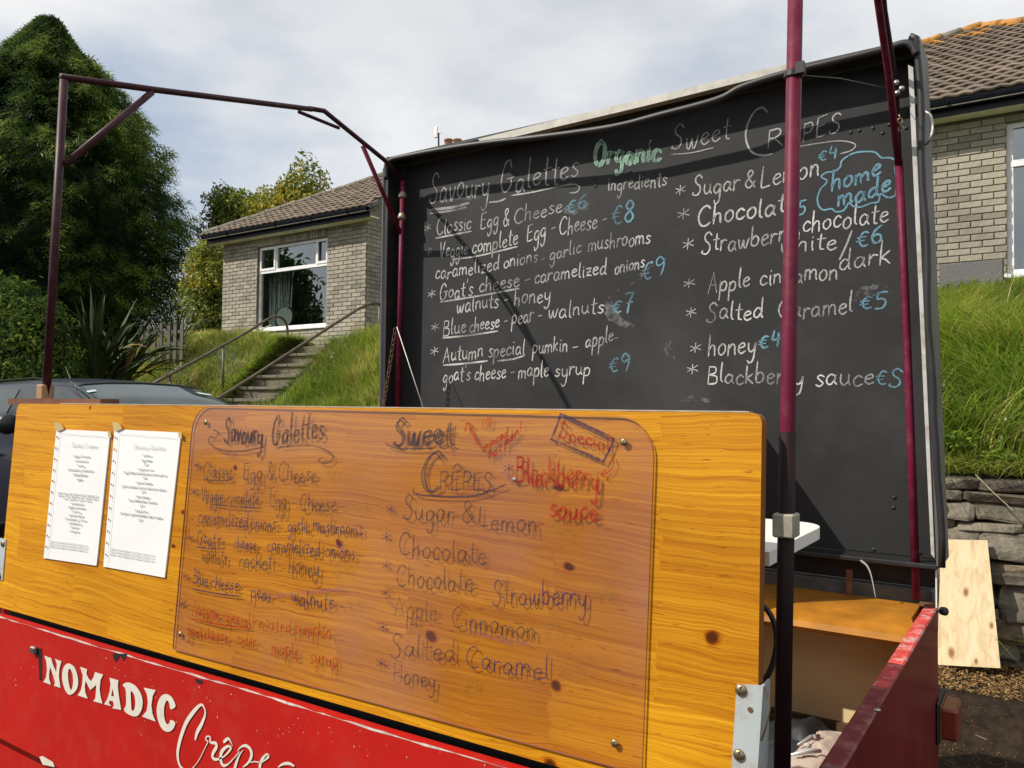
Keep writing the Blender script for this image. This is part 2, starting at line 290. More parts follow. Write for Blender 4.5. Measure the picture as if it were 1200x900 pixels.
# ---------------------------------------------------------------- handwriting: x-height 1, capitals 2, tails -1
G = {
'a': (1.15, ["0.85,0.8 0.5,1 0.12,0.65 0.15,0.15 0.5,0 0.85,0.5 0.88,0.95 0.85,0.3 1.05,0"]),
'b': (1.1, ["0.12,2 0.1,1 0.1,0.1", "0.1,0.6 0.45,1 0.9,0.7 0.8,0.15 0.4,-0.03 0.1,0.15"]),
'c': (.95, ["0.85,0.8 0.5,1 0.12,0.6 0.2,0.12 0.55,0 0.9,0.2"]),
'd': (1.15, ["0.85,0.75 0.5,0.98 0.12,0.6 0.15,0.12 0.5,0 0.85,0.45", "0.9,2 0.88,1 0.9,0.2 1.05,0"]),
'e': (1.0, ["0.12,0.5 0.5,0.58 0.82,0.75 0.6,1 0.2,0.8 0.12,0.3 0.45,0 0.9,0.2"]),
'f': (.8, ["0.85,1.8 0.55,2 0.38,1.6 0.38,0.6 0.35,0", "0.05,1 0.75,1.05"]),
'g': (1.1, ["0.85,0.8 0.5,1 0.12,0.65 0.15,0.2 0.5,0.05 0.85,0.5 0.9,0.95 0.88,0 0.8,-0.8 0.4,-1.1 0.2,-0.7"]),
'h': (1.1, ["0.12,2 0.1,1 0.1,0", "0.1,0.5 0.4,0.95 0.75,0.9 0.82,0.4 0.85,0"]),
'i': (.5, ["0.2,1 0.2,0.4 0.3,0", "0.22,1.4 0.25,1.45"]),
'k': (1.05, ["0.12,2 0.1,1 0.1,0", "0.8,1.05 0.15,0.5 0.45,0.4 0.9,0"]),
'l': (.5, ["0.2,2 0.15,1 0.2,0.2 0.4,0"]),
'm': (1.6, ["0.1,1 0.1,0.5 0.1,0", "0.1,0.6 0.4,1 0.65,0.8 0.7,0", "0.7,0.6 1.0,1 1.3,0.8 1.35,0.2 1.45,0"]),
'n': (1.1, ["0.1,1 0.1,0.5 0.1,0", "0.1,0.55 0.45,1 0.78,0.8 0.82,0.3 0.9,0"]),
'o': (1.05, ["0.5,1 0.12,0.7 0.15,0.2 0.5,0 0.88,0.35 0.82,0.85 0.5,1 0.4,0.95"]),
'p': (1.1, ["0.12,1 0.1,0 0.08,-1", "0.1,0.55 0.45,1 0.88,0.75 0.8,0.15 0.4,0 0.1,0.2"]),
'r': (.85, ["0.1,1 0.12,0.5 0.1,0", "0.12,0.5 0.4,0.95 0.8,0.9"]),
's': (.9, ["0.8,0.85 0.45,1 0.2,0.78 0.5,0.5 0.75,0.25 0.45,0 0.1,0.12"]),
't': (.8, ["0.4,1.7 0.35,0.8 0.4,0.1 0.7,0", "0.05,1.1 0.75,1.15"]),
'u': (1.1, ["0.1,1 0.1,0.35 0.4,0 0.78,0.3 0.82,1 0.85,0.3 1.0,0"]),
'v': (1.0, ["0.08,1 0.42,0 0.85,1"]),
'w': (1.45, ["0.08,1 0.2,0.2 0.45,0.05 0.68,0.9 0.75,0.2 1.0,0.05 1.3,1"]),
'x': (1.0, ["0.1,1 0.85,0", "0.85,1 0.1,0"]),
'y': (1.1, ["0.1,1 0.15,0.35 0.45,0.1 0.8,0.4 0.88,1 0.85,0 0.7,-0.8 0.35,-1.05 0.1,-0.8"]),
'z': (1.0, ["0.1,1 0.45,1.02 0.82,1", "0.82,1 0.15,0.02", "0.15,0.02 0.5,0.05 0.9,0", "0.25,0.5 0.75,0.5"]),
'q': (1.1, ["0.85,0.8 0.5,1 0.12,0.6 0.5,0 0.85,0.5", "0.88,1 0.88,-1"]),
'j': (.6, ["0.35,1 0.35,-0.5 0.05,-0.9", "0.35,1.4 0.38,1.45"]),
'A': (1.5, ["0.05,0 0.65,2", "0.65,2 1.25,0", "0.2,0.75 1.1,0.8"]),
'B': (1.3, ["0.12,2 0.1,0", "0.1,1.95 0.8,1.9 0.85,1.3 0.2,1.05", "0.2,1.05 1.0,0.9 1.0,0.15 0.1,0"]),
'C': (1.5, ["1.3,1.7 0.9,2.05 0.35,1.7 0.1,0.9 0.4,0.15 0.9,0 1.35,0.25"]),
'D': (1.4, ["0.12,2 0.1,0", "0.1,1.95 0.9,1.7 1.1,0.9 0.8,0.15 0.1,0"]),
'E': (1.25, ["1.0,2 0.15,1.9", "0.15,1.9 0.1,1 0.12,0.05", "0.12,0.05 0.6,0 1.05,0.1", "0.12,1.05 0.85,1.1"]),
'G': (1.6, ["1.15,1.6 0.85,2.05 0.35,1.8 0.08,0.9 0.3,0.1 0.8,0 1.2,0.4 1.2,0.9", "0.75,0.95 1.45,1.0"]),
'H': (1.4, ["0.12,2 0.1,0", "1.1,2 1.1,0", "0.1,1 1.1,1.05"]),
'L': (1.2, ["0.15,2 0.1,1 0.1,0.1 0.4,0 1.0,0.1"]),
'O': (1.5, ["0.7,2 0.2,1.6 0.1,0.7 0.6,0 1.15,0.5 1.2,1.5 0.8,2 0.6,1.95"]),
'P': (1.25, ["0.12,2 0.1,0", "0.1,1.9 0.8,1.95 1.0,1.4 0.7,0.95 0.12,0.9"]),
'R': (1.3, ["0.12,2 0.1,0", "0.1,1.9 0.8,1.95 0.95,1.4 0.6,1.0 0.12,0.95", "0.5,1.0 1.15,0"]),
'S': (1.35, ["1.15,1.75 0.75,2.1 0.3,1.8 0.4,1.3 0.9,0.9 1.0,0.35 0.6,-0.05 0.05,0.1 0.1,0.3"]),
'V': (1.3, ["0.1,2 0.5,0 1.1,2"]),
'&': (1.4, ["1.2,0 0.5,1.1 0.35,1.7 0.65,2 0.9,1.65 0.5,1.1 0.15,0.5 0.4,0 0.8,0.1 1.15,0.7"]),
'*': (1.2, ["0.5,1.5 0.5,0.3", "0.05,1.15 0.98,0.65", "0.08,0.55 0.92,1.3"]),
'-': (.9, ["0.15,0.55 0.7,0.6"]), "'": (.35, ["0.2,2 0.15,1.6"]), '/': (.8, ["0.7,2.2 0.1,-0.6"]), '.': (.4, ["0.15,0.5 0.2,0.55"]), '!': (.5, ["0.3,2 0.2,.6", "0.15,.1 0.18,.12"]),
'+': (1, ["0.5,1 0.5,0.1", "0.05,.55 0.95,.55"]),
'4': (1.15, ["0.3,2 0.15,0.95 0.5,0.9 0.95,1.0", "0.8,1.6 0.8,0.9 0.75,0"]),
'5': (1.15, ["0.25,1.95 0.6,2 1.0,1.98", "0.25,1.95 0.2,1.2 0.65,1.2 0.95,0.75 0.7,0.1 0.1,0.05"]),
'6': (1.15, ["0.85,2 0.35,1.5 0.1,0.7 0.35,0.02 0.85,0.2 0.85,0.8 0.5,1.0 0.15,0.7"]),
'7': (1.15, ["0.1,1.9 0.5,1.95 0.98,1.9", "0.98,1.9 0.6,1 0.45,0", "0.35,1.0 0.9,1.05"]),
'8': (1.15, ["0.55,1.05 0.15,1.5 0.5,2 0.9,1.55 0.55,1.05 0.1,0.5 0.5,0 0.95,0.45 0.6,1.05"]),
'9': (1.15, ["0.9,1.5 0.5,2 0.12,1.55 0.35,1.05 0.85,1.3 0.95,1.7 0.9,0.8 0.7,0"]),
'1': (.6, ["0.3,2 0.3,0"]), '2': (1.1, ["0.1,1.6 0.5,2 0.9,1.5 0.1,0 0.95,0.05"]),
'€': (1.15, ["0.95,1.5 0.6,1.6 0.25,1.1 0.25,0.5 0.55,0.05 0.95,0.15", "0.0,1.0 0.7,1.05", "0.0,0.6 0.65,0.65"]),
'^': (1.0, ["0.1,2.3 0.5,2.7 0.9,2.3"]),
}
GS = {}
for ch, (w, ss) in G.items():
    GS[ch] = (w, [smooth_line([tuple(map(float, q.split(','))) for q in s.split()], 5) for s in ss])
def ribbon(mb, pts, w, n, jit=0.0, caps=True):
    """flat ribbon along world points lying in a surface of normal n; w a width or a list of widths"""
    P = [Vector(p) for p in pts]
    if len(P) < 2: return
    ws = w if isinstance(w, (list, tuple)) else [w]*len(P)
    t0 = (P[1]-P[0]).normalized(); t1 = (P[-1]-P[-2]).normalized()
    if caps: P[0] = P[0]-t0*ws[0]*.4; P[-1] = P[-1]+t1*ws[-1]*.4
    vs = []
    for i, p in enumerate(P):
        a = P[max(i-1, 0)]; b = P[min(i+1, len(P)-1)]; t = (b-a)
        if t.length < 1e-9: t = t0
        s = n.cross(t).normalized(); ww = ws[i]*.5*(1+random.uniform(-jit, jit))
        if i in (0, len(P)-1) and caps: ww *= .6
        vs += [p-s*ww, p+s*ww]
    b0 = len(P)
    mb.add(vs, [(2*i, 2*i+1, 2*i+3, 2*i+2) for i in range(b0-1)])
class Surf:
    """a flat surface that takes writing; points come from where the photograph shows them on that plane"""
    def __init__(s, p, n, lift, up=(0, 0, 1)):
        s.p = Vector(p); s.n = Vector(n).normalized(); s.p = s.p+s.n*lift
        s.up = (Vector(up)-s.n*Vector(up).dot(s.n)).normalized()
    def at(s, x, y): return onP(x, y, s.p, s.n)
    def write(s, mb, text, x0, y0, x1, y1, xh, w=2.0, slant=.08, capscale=1.0, jit=.22, double=0, wob=.09):
        A = s.at(x0, y0); B = s.at(x1, y1); u = B-A; Lg = u.length; u.normalize()
        hpx = (s.at(x0, y0-10)-A).length/10; H = xh*hpx
        tot = sum(GS.get(c, GS["n"])[0]+.12 if c != ' ' else .7 for c in text); sx = Lg/tot; wd = w*hpx
        for rep in range(1+double):
            ox, oy = (0, 0) if rep == 0 else (random.uniform(.08, .2), random.uniform(-.12, .12))
            cur = 0
            for c in text:
                if c == ' ': cur += .7; continue
                aw, strokes = GS.get(c, GS["n"]); k = H*(1+random.uniform(-wob, wob)); dy = random.uniform(-wob, wob)*H*1.2
                for st in strokes:
                    jx = random.uniform(-.03, .03); jy = random.uniform(-.04, .04)
                    pts = []
                    for (gx, gy) in st:
                        gy2 = gy if gy <= 1 else 1+(gy-1)*capscale
                        X = (cur+gx+jx+ox)*sx+slant*gy2*k; Y = (gy2+jy+oy)*k+dy
                        pts.append(A+u*X+s.up*(Y+.10*H*math.sin(cur*1.7+x0)))
                    ribbon(mb, pts, wd, s.n, jit)
                cur += aw+.12
    def line(s, mb, pts, w=2.0, k=5, jit=.1, closed=False):
        q = smooth_line(pts, k, closed)
        if closed: q.append(q[0])
        P = [s.at(p[0], p[1]) for p in q]
        hp = (s.at(pts[0][0], pts[0][1]-10)-s.at(pts[0][0], pts[0][1])).length/10
        wd = [p[2]*hp for p in q] if len(q[0]) > 2 else w*hp
        ribbon(mb, P, wd, s.n, jit)
    def poly(s, mb, outer, holes=()):
        loops = [[s.at(*p) for p in lp] for lp in [outer]+list(holes)]
        u = Vector((1, 0, 0)); tris = tessellate_polygon([[Vector((q.x, q.z, 0)) for q in lp] for lp in loops])
        vs = [q for lp in loops for q in lp]; o = []
        for t in tris:
            a, b, c = (vs[i] for i in t)
            o.append(t if (b-a).cross(c-a).dot(s.n) > 0 else t[::-1])
        mb.add(vs, o)

# ================================================================ THE TRAILER
PP, PN = Vector((0, .95, 1.10)), Vector((0, -1, .045)).normalized()      # the wooden flap's face, leaning back a little
KY = .962
M_PINE = wood_panel_mat()
M_PEDGE = mat('pine_edge', (.28, .10, .02), .55, scale=20)
M_BEAM = mat('varnished_beam', (.36, .145, .014), .5, scale=14, var=.25, spec=.2, dirt=(.24, .09, .012), dscale=10)
M_RED = mat('red_paint', (.43, .011, .007), .5, spec=.25, var=.10, scale=5, coat=.08, bump=.05, bscale=30, dirt=(.36, .05, .035), dscale=20, damt=.35)
M_REDW = mat('worn_red_edge', (.50, .05, .04), .6, var=.3, scale=30, dirt=(.65, .5, .45), dscale=40, damt=.9)
M_CHIP = mat('chipped_white_edge', (.62, .55, .50), .7, var=.25, scale=60, dirt=(.5, .1, .08), dscale=50, damt=.8)
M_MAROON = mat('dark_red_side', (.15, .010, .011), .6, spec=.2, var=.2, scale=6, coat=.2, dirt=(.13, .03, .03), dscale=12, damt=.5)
M_BLACKB = mat('blackboard_paint', (.027, .0275, .028), .62, spec=.2, var=.12, scale=4, dirt=(.058, .058, .058), dscale=2.6, damt=.55, bump=.05, bscale=50)
M_BLACK = mat('black_rubber', (.018, .018, .019), .5, var=.3, scale=12, spec=.5)
M_DARK = mat('black_metal', (.012, .012, .013), .55, var=.3, scale=12, dirt=(.05, .045, .04), dscale=8)
M_POLE = mat('maroon_pole_paint', (.12, .008, .030), .5, var=.18, scale=14, spec=.2, dirt=(.20, .08, .08), dscale=40, damt=.4)
M_POLED = mat('dark_maroon_pole_paint', (.045, .012, .018), .5, spec=.25, var=.25, scale=16, dirt=(.12, .07, .06), dscale=30)
M_ALU = mat('weathered_aluminium', (.50, .49, .46), .45, metal=.35, var=.15, scale=20, dirt=(.25, .24, .2), dscale=14)
M_GALV = mat('grey_painted_metal', (.42, .46, .46), .5, var=.07, scale=10, dirt=(.30, .20, .12), dscale=35, damt=.6)
M_BRASS = mat('old_brass', (.36, .28, .16), .35, metal=.85, var=.2, scale=40)
M_STEEL = mat('steel', (.45, .43, .40), .3, metal=.9, var=.15, scale=40)
M_RUST = mat('rusty_metal', (.16, .08, .045), .7, metal=.3, var=.3, scale=40)
M_CREAM = mat('cream_lining', (.78, .62, .31), .55, var=.06, scale=3, dirt=(.58, .48, .32), dscale=7, damt=.4)
M_WHITE = mat('white_laminate', (.78, .77, .72), .35, var=.03, scale=6)
M_PAPER = mat('paper', (.80, .80, .80), .55, var=.02, scale=8, coat=.35)
M_PRINT = mat('grey_print', (.46, .46, .47), .8)
M_CLOTH = mat('crumpled_paper_bag', (.48, .38, .31), .7, var=.1, scale=9, bump=.5, bscale=30)
M_RUBY = mat('red_lamp_lens', (.20, .022, .008), .35, var=.15, scale=10, coat=.4, dirt=(.22, .09, .05), dscale=12)
M_SIGNW = mat('cream_sign_paint', (.66, .63, .54), .6, var=.06, scale=30, dirt=(.5, .35, .28), dscale=60, damt=.6)
M_SIGNS = mat('sign_shadow_paint', (.22, .012, .010), .6)

T = empty('food_trailer', (-1.2, 1.7, 0), 'red crepe trailer with wooden flap, raised blackboard lid and maroon hoops', 'trailer')
X0, X1 = -2.12, -.245
# --- the wooden flap
us, vs_ = Vector((1, 0, 0)), Vector((0, .045, 1)).normalized()
def pl(x, y):                       # picture point -> (u, v) on the flap's face
    q = onP(x, y, PP, PN)-PP; return (q.dot(us), q.dot(vs_))
c = []
for a in range(5):                  # rounded top left corner
    t = math.pi/2*a/4; p = pl(20, 473); c.append((p[0]+.02-.02*math.cos(t), p[1]-.02+.02*math.sin(t)))
tr = pl(893, 484)
for a in range(5):
    t = math.pi/2*a/4; c.append((tr[0]-.012+.012*math.sin(t), tr[1]-.012+.012*math.cos(t)))
c += [(tr[0], pl(888, 966)[1]), pl(-20, 706), pl(4.7, 631)]
mb = MB(); mb.frame(PP, us, vs_, -PN, c, .020); mb.m = [1]*len(mb.m); mb.m[0] = mb.m[1] = 0
flap = mb.obj('wooden_flap', [M_PINE, M_PEDGE], T)
mb = MB(); ea, eb = c[4], c[5]
mb.frame(PP, us, vs_, -PN, [(ea[0]+.19, ea[1]+.0004), (eb[0]-.004, eb[1]+.0004), (eb[0]-.004, eb[1]+.0022), (ea[0]+.19, ea[1]+.0022)], .016); mb.obj('worn_top_edge', mat('worn_top_edge', (.42, .34, .27), .5, var=.2, scale=40), flap)
# hinge plates with screws
FS = Surf(PP, PN, 0)
def plate(px, parent, name='hinge_plate'):
    mb = MB(); q = [pl(*p) for p in px]
    mb.frame(PP+PN*.0025, us, vs_, -PN, q[::-1] if False else q, .0024)
    return mb.obj(name, M_GALV, parent)
pr = plate([(864, 801), (892, 803), (884, 925), (857, 915)], flap)
mb = MB(); a = FS.at(892, 803)+PN*.0025; b = FS.at(884, 925)+PN*.0025
mb.frame(a, Vector((0, 1, 0)), (b-a).normalized(), Vector((1, 0, 0)), [(0, 0), (.030, .0), (.045, (b-a).length), (0, (b-a).length)], .003); mb.obj('hinge_flange', M_GALV, flap)
plate([(-10, 628), (8, 632), (4, 680), (-12, 675)], flap)
def screw(p, n, r, parent, name='screw', m=M_BRASS, slot=True):
    mb = MB(); mb.lathe(p, n, [(r, 0), (r*.95, r*.22), (r*.6, r*.42), (r*.1, r*.48)], 14)
    if slot:
        t = Vector((.25, 0, 1)).normalized(); s = n.cross(t).normalized(); q = p+n*r*.47; mb.cur = 1
        mb.add([q-t*r*.8-s*r*.1, q+t*r*.8-s*r*.1, q+t*r*.8+s*r*.1, q-t*r*.8+s*r*.1], [(0, 1, 2, 3)])
    return mb.obj(name, [m, M_DARK], parent, True)
for (x, y) in [(869, 808), (867, 884), (5, 637), (1, 675)]: screw(FS.at(x, y)+PN*.003, PN, .0072 if x > 100 else .008, flap)
mb = MB(); mb.lathe(FS.at(880, 831)+PN*.0028, PN, [(.0035, 0), (.003, .0008), (.0012, .0009)], 10); mb.obj('screw_hole', M_RUST, flap)
mb = MB(); mb.tube(smooth_line([FS.at(892, 806)+Vector((.004, .004, 0)), FS.at(897, 828)+Vector((.004, .004, 0)), FS.at(894, 850)+Vector((.003, .004, 0)), FS.at(889, 868)+Vector((.003, .002, 0))], 5), .0011, 6); mb.obj('wire', M_BRASS, flap)
# --- red front board with white lettering
RY = .936
fr = [(-40, 711), (8, 724), (150, 767), (300, 811), (450, 857), (700, 930), (905, 990)]
top = [onY(x, y, RY) for x, y in fr]
mb = MB(); o = Vector((0, RY, 0)); ux, uz, nb = Vector((1, 0, 0)), Vector((0, 0, 1)), Vector((0, 1, 0))
pts = [(p.x, p.z) for p in top]; pts[-1] = (X1-.004, pts[-1][1])
rb = [(pts[-1][0], .79), (pts[0][0], .79)]
mb.frame(o, ux, uz, nb, (pts+rb), .016)
front = mb.obj('front_board', M_RED, T)
mb = MB()
RS = Surf((0, RY, 0), (0, -1, 0), .0006)
k = smooth_line([(x, y, 1) for x, y in fr], 14); ws = []
kk = [(x, y+1.5+random.uniform(-.5, .5), random.uniform(1.6, 4.0)) for x, y, _ in k]
ribbon(mb, [RS.at(x, y) for x, y, _ in kk], [w*.0012*(1 if random.random() < .75 else .2) for _, _, w in kk], RS.n)
mb.box((pts[0][0], RY+.001, pts[0][1]), (X1-.006, RY+.015, pts[0][1]+.0015))
mb.obj('chipped_edge', M_CHIP, front)
# chips of missing paint
mb = MB()
for i in range(110):
    cl = random.choice([(150, 785), (215, 815), (260, 815), (330, 850), (180, 830), (70, 830), (20, 790), (300, 900), (430, 885), (520, 905), (180, 800), (380, 860)])
    x, y = cl[0]+random.gauss(0, 22), cl[1]+random.gauss(0, 14)
    if y < 728+.285*x+4 or x < -20: continue
    p = RS.at(x, y); r = random.uniform(.0003, .0012)*(1.4 if random.random() < .06 else 1); n_ = 6
    mb.add([p+Vector((math.cos(a_)*r*random.uniform(.5, 1.2), 0, math.sin(a_)*r*random.uniform(.6, 2.0))) for a_ in [2*math.pi*j/n_ for j in range(n_)]], [tuple(range(n_))])
mb.obj('paint_chips', M_CHIP, front, kind='stuff')
mb = MB(); RS1 = Surf((0, RY, 0), (0, -1, 0), .0008)
RS1.poly(mb, [(132, 766), (150, 766), (146, 772), (145, 775), (141, 768), (136, 776), (133, 772)]); mb.obj('bare_spot', M_DARK, front); mb = MB(); RS1.poly(mb, [(43, 760), (49, 760), (49, 797), (46, 797), (45, 770)])
mb.obj('bare_spot', M_DARK, front); mb = MB(); RS1.poly(mb, [(228, 795), (238, 798), (236, 802), (230, 800)])
mb.obj('bare_spot', M_DARK, front)
mb = MB(); p = RS.at(42, 762); mb.box((p.x-.012, RY-.010, p.z-.008), (p.x+.010, RY, p.z+.010), bev=.003); mb.obj('catch', M_STEEL, front)
# letters of the board's sign, from the shapes seen on it
def q6(l): return [(30+x/6, 740+y/6) for x, y in l]
LET = [
 ([(132,170),(180,188),(192,232),(215,285),(220,230),(207,192),(252,210),(238,260),(234,320),(245,397),(200,382),(207,360),(195,315),(172,248),(165,300),(166,335),(178,375),(125,356),(143,325),(150,270),(146,215)], []),
 (smooth_line([(305,225),(345,255),(368,330),(362,400),(320,445),(285,425),(260,355),(258,285),(275,240)],4,True), [smooth_line([(312,262),(330,300),(333,370),(320,412),(307,380),(298,320),(300,275)],4,True)]),
 ([(383,248),(432,265),(428,300),(440,325),(458,350),(478,322),(487,285),(545,303),(527,340),(520,405),(528,460),(540,508),(475,490),(490,470),(494,430),(497,375),(478,392),(455,412),(438,380),(422,345),(416,390),(420,430),(437,473),(365,449),(388,415),(398,370),(402,310)], []),
 ([(590,325),(652,343),(648,385),(655,450),(672,552),(610,540),(620,520),(615,492),(590,484),(587,505),(602,526),(552,512),(574,475),(590,425),(597,370)], [[(611,400),(602,452),(622,458)]]),
 (smooth_line([(683,375),(720,358),(775,385),(815,450),(822,520),(800,580),(765,598),(715,578),(692,550),(706,515),(706,440),(700,400)],4,True), [smooth_line([(740,422),(763,445),(771,500),(765,548),(747,555),(742,510)],4,True)]),
 ([(830,395),(915,412),(893,455),(884,520),(892,580),(914,634),(818,598),(850,560),(860,500),(852,440)], []),
 (smooth_line([(985,440),(1028,463),(1054,525),(1020,546),(1008,500),(990,487),(973,540),(976,610),(993,652),(1010,645),(1020,622),(1052,642),(1035,688),(1000,706),(960,685),(930,620),(922,540),(945,465)],4,True), []),
]
RS2 = Surf((0, RY, 0), (0, -1, 0), .0016)
for out_, hol in LET:
    mb = MB(); RS2.poly(mb, q6(out_), [q6(h) for h in hol]); mb.cur = 1
    RS1.poly(mb, [(x+1.1, y+.6) for x, y in q6(out_)], [[(x+1.1, y+.6) for x, y in q6(h)] for h in hol])
    mb.obj('sign_letter', [M_SIGNW, M_SIGNS], front)
def q7(l, dx=0, dy=0): return [(190+x/7.06+dx, 780+y/7.06+dy, w/7.06*1.05) for x, y, w in l]
SCR = [
 [(274,610,20),(290,550,34),(328,480,32),(356,400,20),(346,345,16),(318,325,22),(262,380,36),(200,470,38),(155,590,38),(130,700,34),(132,780,30),(155,840,24),(200,868,16),(250,850,8),(305,780,7),(355,680,7),(378,630,10),(360,612,12),(366,590,12),(385,585,12),(400,600,14),(395,628,18),(415,638,22),(445,645,28),(448,675,30),(425,715,30),(415,755,26),(440,776,22),(480,768,14),(520,745,12),(560,700,18),(568,675,18),(540,668,20),(495,710,30),(483,775,32),(505,825,26),(545,815,12),(590,770,9),(640,712,8)],
 [(512,630,28),(548,604,22),(572,640,10),(582,664,5)],
 [(622,708,6),(650,675,14),(690,662,24),(728,690,30),(740,740,30),(715,800,20),(670,840,10)],
 [(668,700,6),(640,740,14),(615,800,26),(595,870,28)],
 [(730,800,8),(770,795,10),(815,802,10),(850,782,12),(880,750,22),(862,734,14),(828,775,26),(808,830,28),(815,880,22)],
 [(960,840,8),(1000,815,20),(1050,810,24),(1090,830,16)],
]
for s in SCR:
    mb = MB(); RS2.line(mb, q7(s), k=6, jit=0); mb.cur = 1; RS1.line(mb, q7(s, .9, .5), k=6, jit=0)
    mb.obj('sign_letter', [M_SIGNW, M_SIGNS], front)
mb = MB(); RS2.poly(mb, [(46, 887), (50, 886), (62, 893), (64, 899), (50, 896)]); mb.obj('sign_letter', M_SIGNW, front)
# --- body: backing behind the gap, lower body, left end, rear wall, floor, right side board
mb = MB(); mb.box((X0-.10, RY+.017, .80), (X1-.040, .990, 1.062)); mb.obj('front_sill', M_DARK, T)
mb = MB(); mb.box((X0-.06, .978, 1.0625), (X1-.045, .990, 1.15)); mb.obj('gap_dark_strip', M_BLACK, T)  # black strip added so the gap under the flap reads dark
mb = MB(); mb.box((X0-.10, .965, .42), (X1-.034, .984, .799)); mb.obj('lower_front', M_RED, T)
mb = MB(); mb.box((X0-.13, .99, .42), (X0-.10, 2.40, 1.09)); mb.obj('left_side_board', M_RED, T)
mb = MB(); mb.box((X0-.098, 2.315, .736), (X1-.036, 2.332, 1.0385)); mb.obj('rear_lining', M_CREAM, T)
mb = MB(); mb.box((X0-.098, 2.30, .736), (X1-.036, 2.3145, .765)); mb.obj('floor_batten', mat('dark_batten', (.09, .05, .02), .7), T)
mb = MB(); mb.box((X0-.098, .987, .70), (X1-.036, 2.332, .735)); mb.obj('floor', mat('bare_plywood_floor', (.30, .20, .10), .8, var=.2, scale=12), T)
mb = MB(); mb.box((X0-.098, 2.334, .42), (X1-.036, 2.40, .97)); mb.obj('rear_body', M_DARK, T)
mb = MB(); mb.box((X0-.098, 2.41, .97), (X1-.02, 2.47, 1.125), bev=.004); mb.obj('rear_ledge', mat('dull_grey_ledge', (.10, .10, .095), .8, var=.3, scale=25), T)
# beam: chamfered varnished timber
mb = MB(); xb = -.285
prof = [(2.405, 1.060), (2.405, 1.090), (2.215, 1.0905), (2.165, 1.080), (2.128, 1.066), (2.120, 1.052), (2.13, 1.040), (2.20, 1.04)]
n_ = len(prof); A = [Vector((X0-.09, y, z)) for y, z in prof]; B = [Vector((xb+(.016 if y < 2.2 else 0)-.006, y, z)) for y, z in prof]
mb.add(A+B, [tuple(range(n_)), tuple(range(n_, 2*n_))[::-1]] + [(i, n_+i, n_+(i+1) % n_, (i+1) % n_) for i in range(n_)])
mb.obj('rear_beam', M_BEAM, T)
# right side board (the red rail running back)
mb = MB(); zt = 1.09
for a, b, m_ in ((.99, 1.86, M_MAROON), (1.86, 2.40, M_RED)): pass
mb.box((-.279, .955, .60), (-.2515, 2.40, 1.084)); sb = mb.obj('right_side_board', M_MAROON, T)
mb = MB(); mb.box((-.2805, .955, 1.0845), (-.2495, 1.80, 1.092), bev=.003); mb.obj('rail_top', mat('painted_shade_edge', (.17, .015, .02), .5, var=.3, scale=20, dirt=(.35, .2, .18), dscale=30, damt=.7), sb)  # shadow on the near rail is put into this darker maroon, with pale wear
mb = MB(); mb.box((-.2805, 1.802, 1.0845), (-.2495, 2.395, 1.0925), bev=.003); mb.obj('rail_top', M_REDW, sb, label='worn red length of rail beyond the painted shadow')
for (x, y) in [(1028, 832), (1098, 700)]: screw(onZ(x, y, 1.0915), Vector((0, 0, 1)), .006, sb, 'rivet', M_STEEL, False)
mb = MB(); mb.box((-.284, .96, .60), (-.2795, 1.30, 1.075)); mb.obj('corner_post', M_GALV, T)
mb = MB(); mb.box((-.2790, 1.40, .42), (-.2525, 2.39, .598)); mb.obj('lower_side', M_DARK, T)
# tail lamp
P1 = onX(1122, 834, -.203); P2 = onX(1127, 807, -.203); hz = (onX(1122, 872, -.203)-P1).length
lamp = empty('tail_lamp', (0, 0, 0)); lamp.parent = T; lamp.location = -T.location
mb = MB(); mb.box((-.2510, P1.y-.014, P1.z-hz-.014), (-.2435, P2.y+.014, P1.z+.016), bev=.004); mb.obj('lamp_base', M_BLACK, lamp)
mb = MB(); mb.box((-.243, P1.y, P1.z-hz), (-.203, P2.y, P1.z), bev=.006); mb.obj('lens', M_RUBY, lamp)
mb = MB(); mb.box((-.2434, P1.y-.005, P1.z-hz-.005), (-.239, P2.y+.005, P1.z+.005), bev=.002); mb.obj('bezel', M_RUST, lamp)
# small rubber buffer at the rear corner
mb = MB(); p = onX(1104, 716, -.25); mb.lathe(p, (.8, -.5, .1), [(.004, -.004), (.011, -.002), (.012, .008), (.010, .013), (.004, .014)], 12); mb.obj('buffer', M_BLACK, T, True)
mb = MB(); mb.box((-.292, 2.36, 1.093), (-.25, 2.41, 1.099)); mb.box((-.256, 2.385, 1.099), (-.25, 2.41, 1.21)); mb.obj('corner_bracket', M_RUST, T)
mb = MB(); mb.box((-.249, 2.33, 1.10), (-.246, 2.345, 1.20)); mb.obj('white_strip', M_WHITE, T)

# --- counter end (white table top) and an unseen plate added to shadow the blackboard
mb = MB(); zt_ = 1.418; P = [onZ(953, 622, zt_), onZ(935, 611, zt_)]
xr = P[0].x; yb = P[1].y; out_ = []
for a in range(7):
    t = math.pi/2*a/6; out_.append((xr-.045+.045*math.sin(t), yb-.06+.06*math.cos(t)))
out_ += [(xr, 1.05), (-.90, 1.05), (-.90, yb)]
mb.frame(Vector((0, 0, zt_)), Vector((1, 0, 0)), Vector((0, 1, 0)), Vector((0, 0, -1)), out_, .018); mb.obj('white_counter_top', M_WHITE, T)
mb = MB(); mb.box((-.757, 2.02, .735), (-.745, 2.385, 1.585)); mb.obj('unseen_shadow_plate', M_BEAM, T)

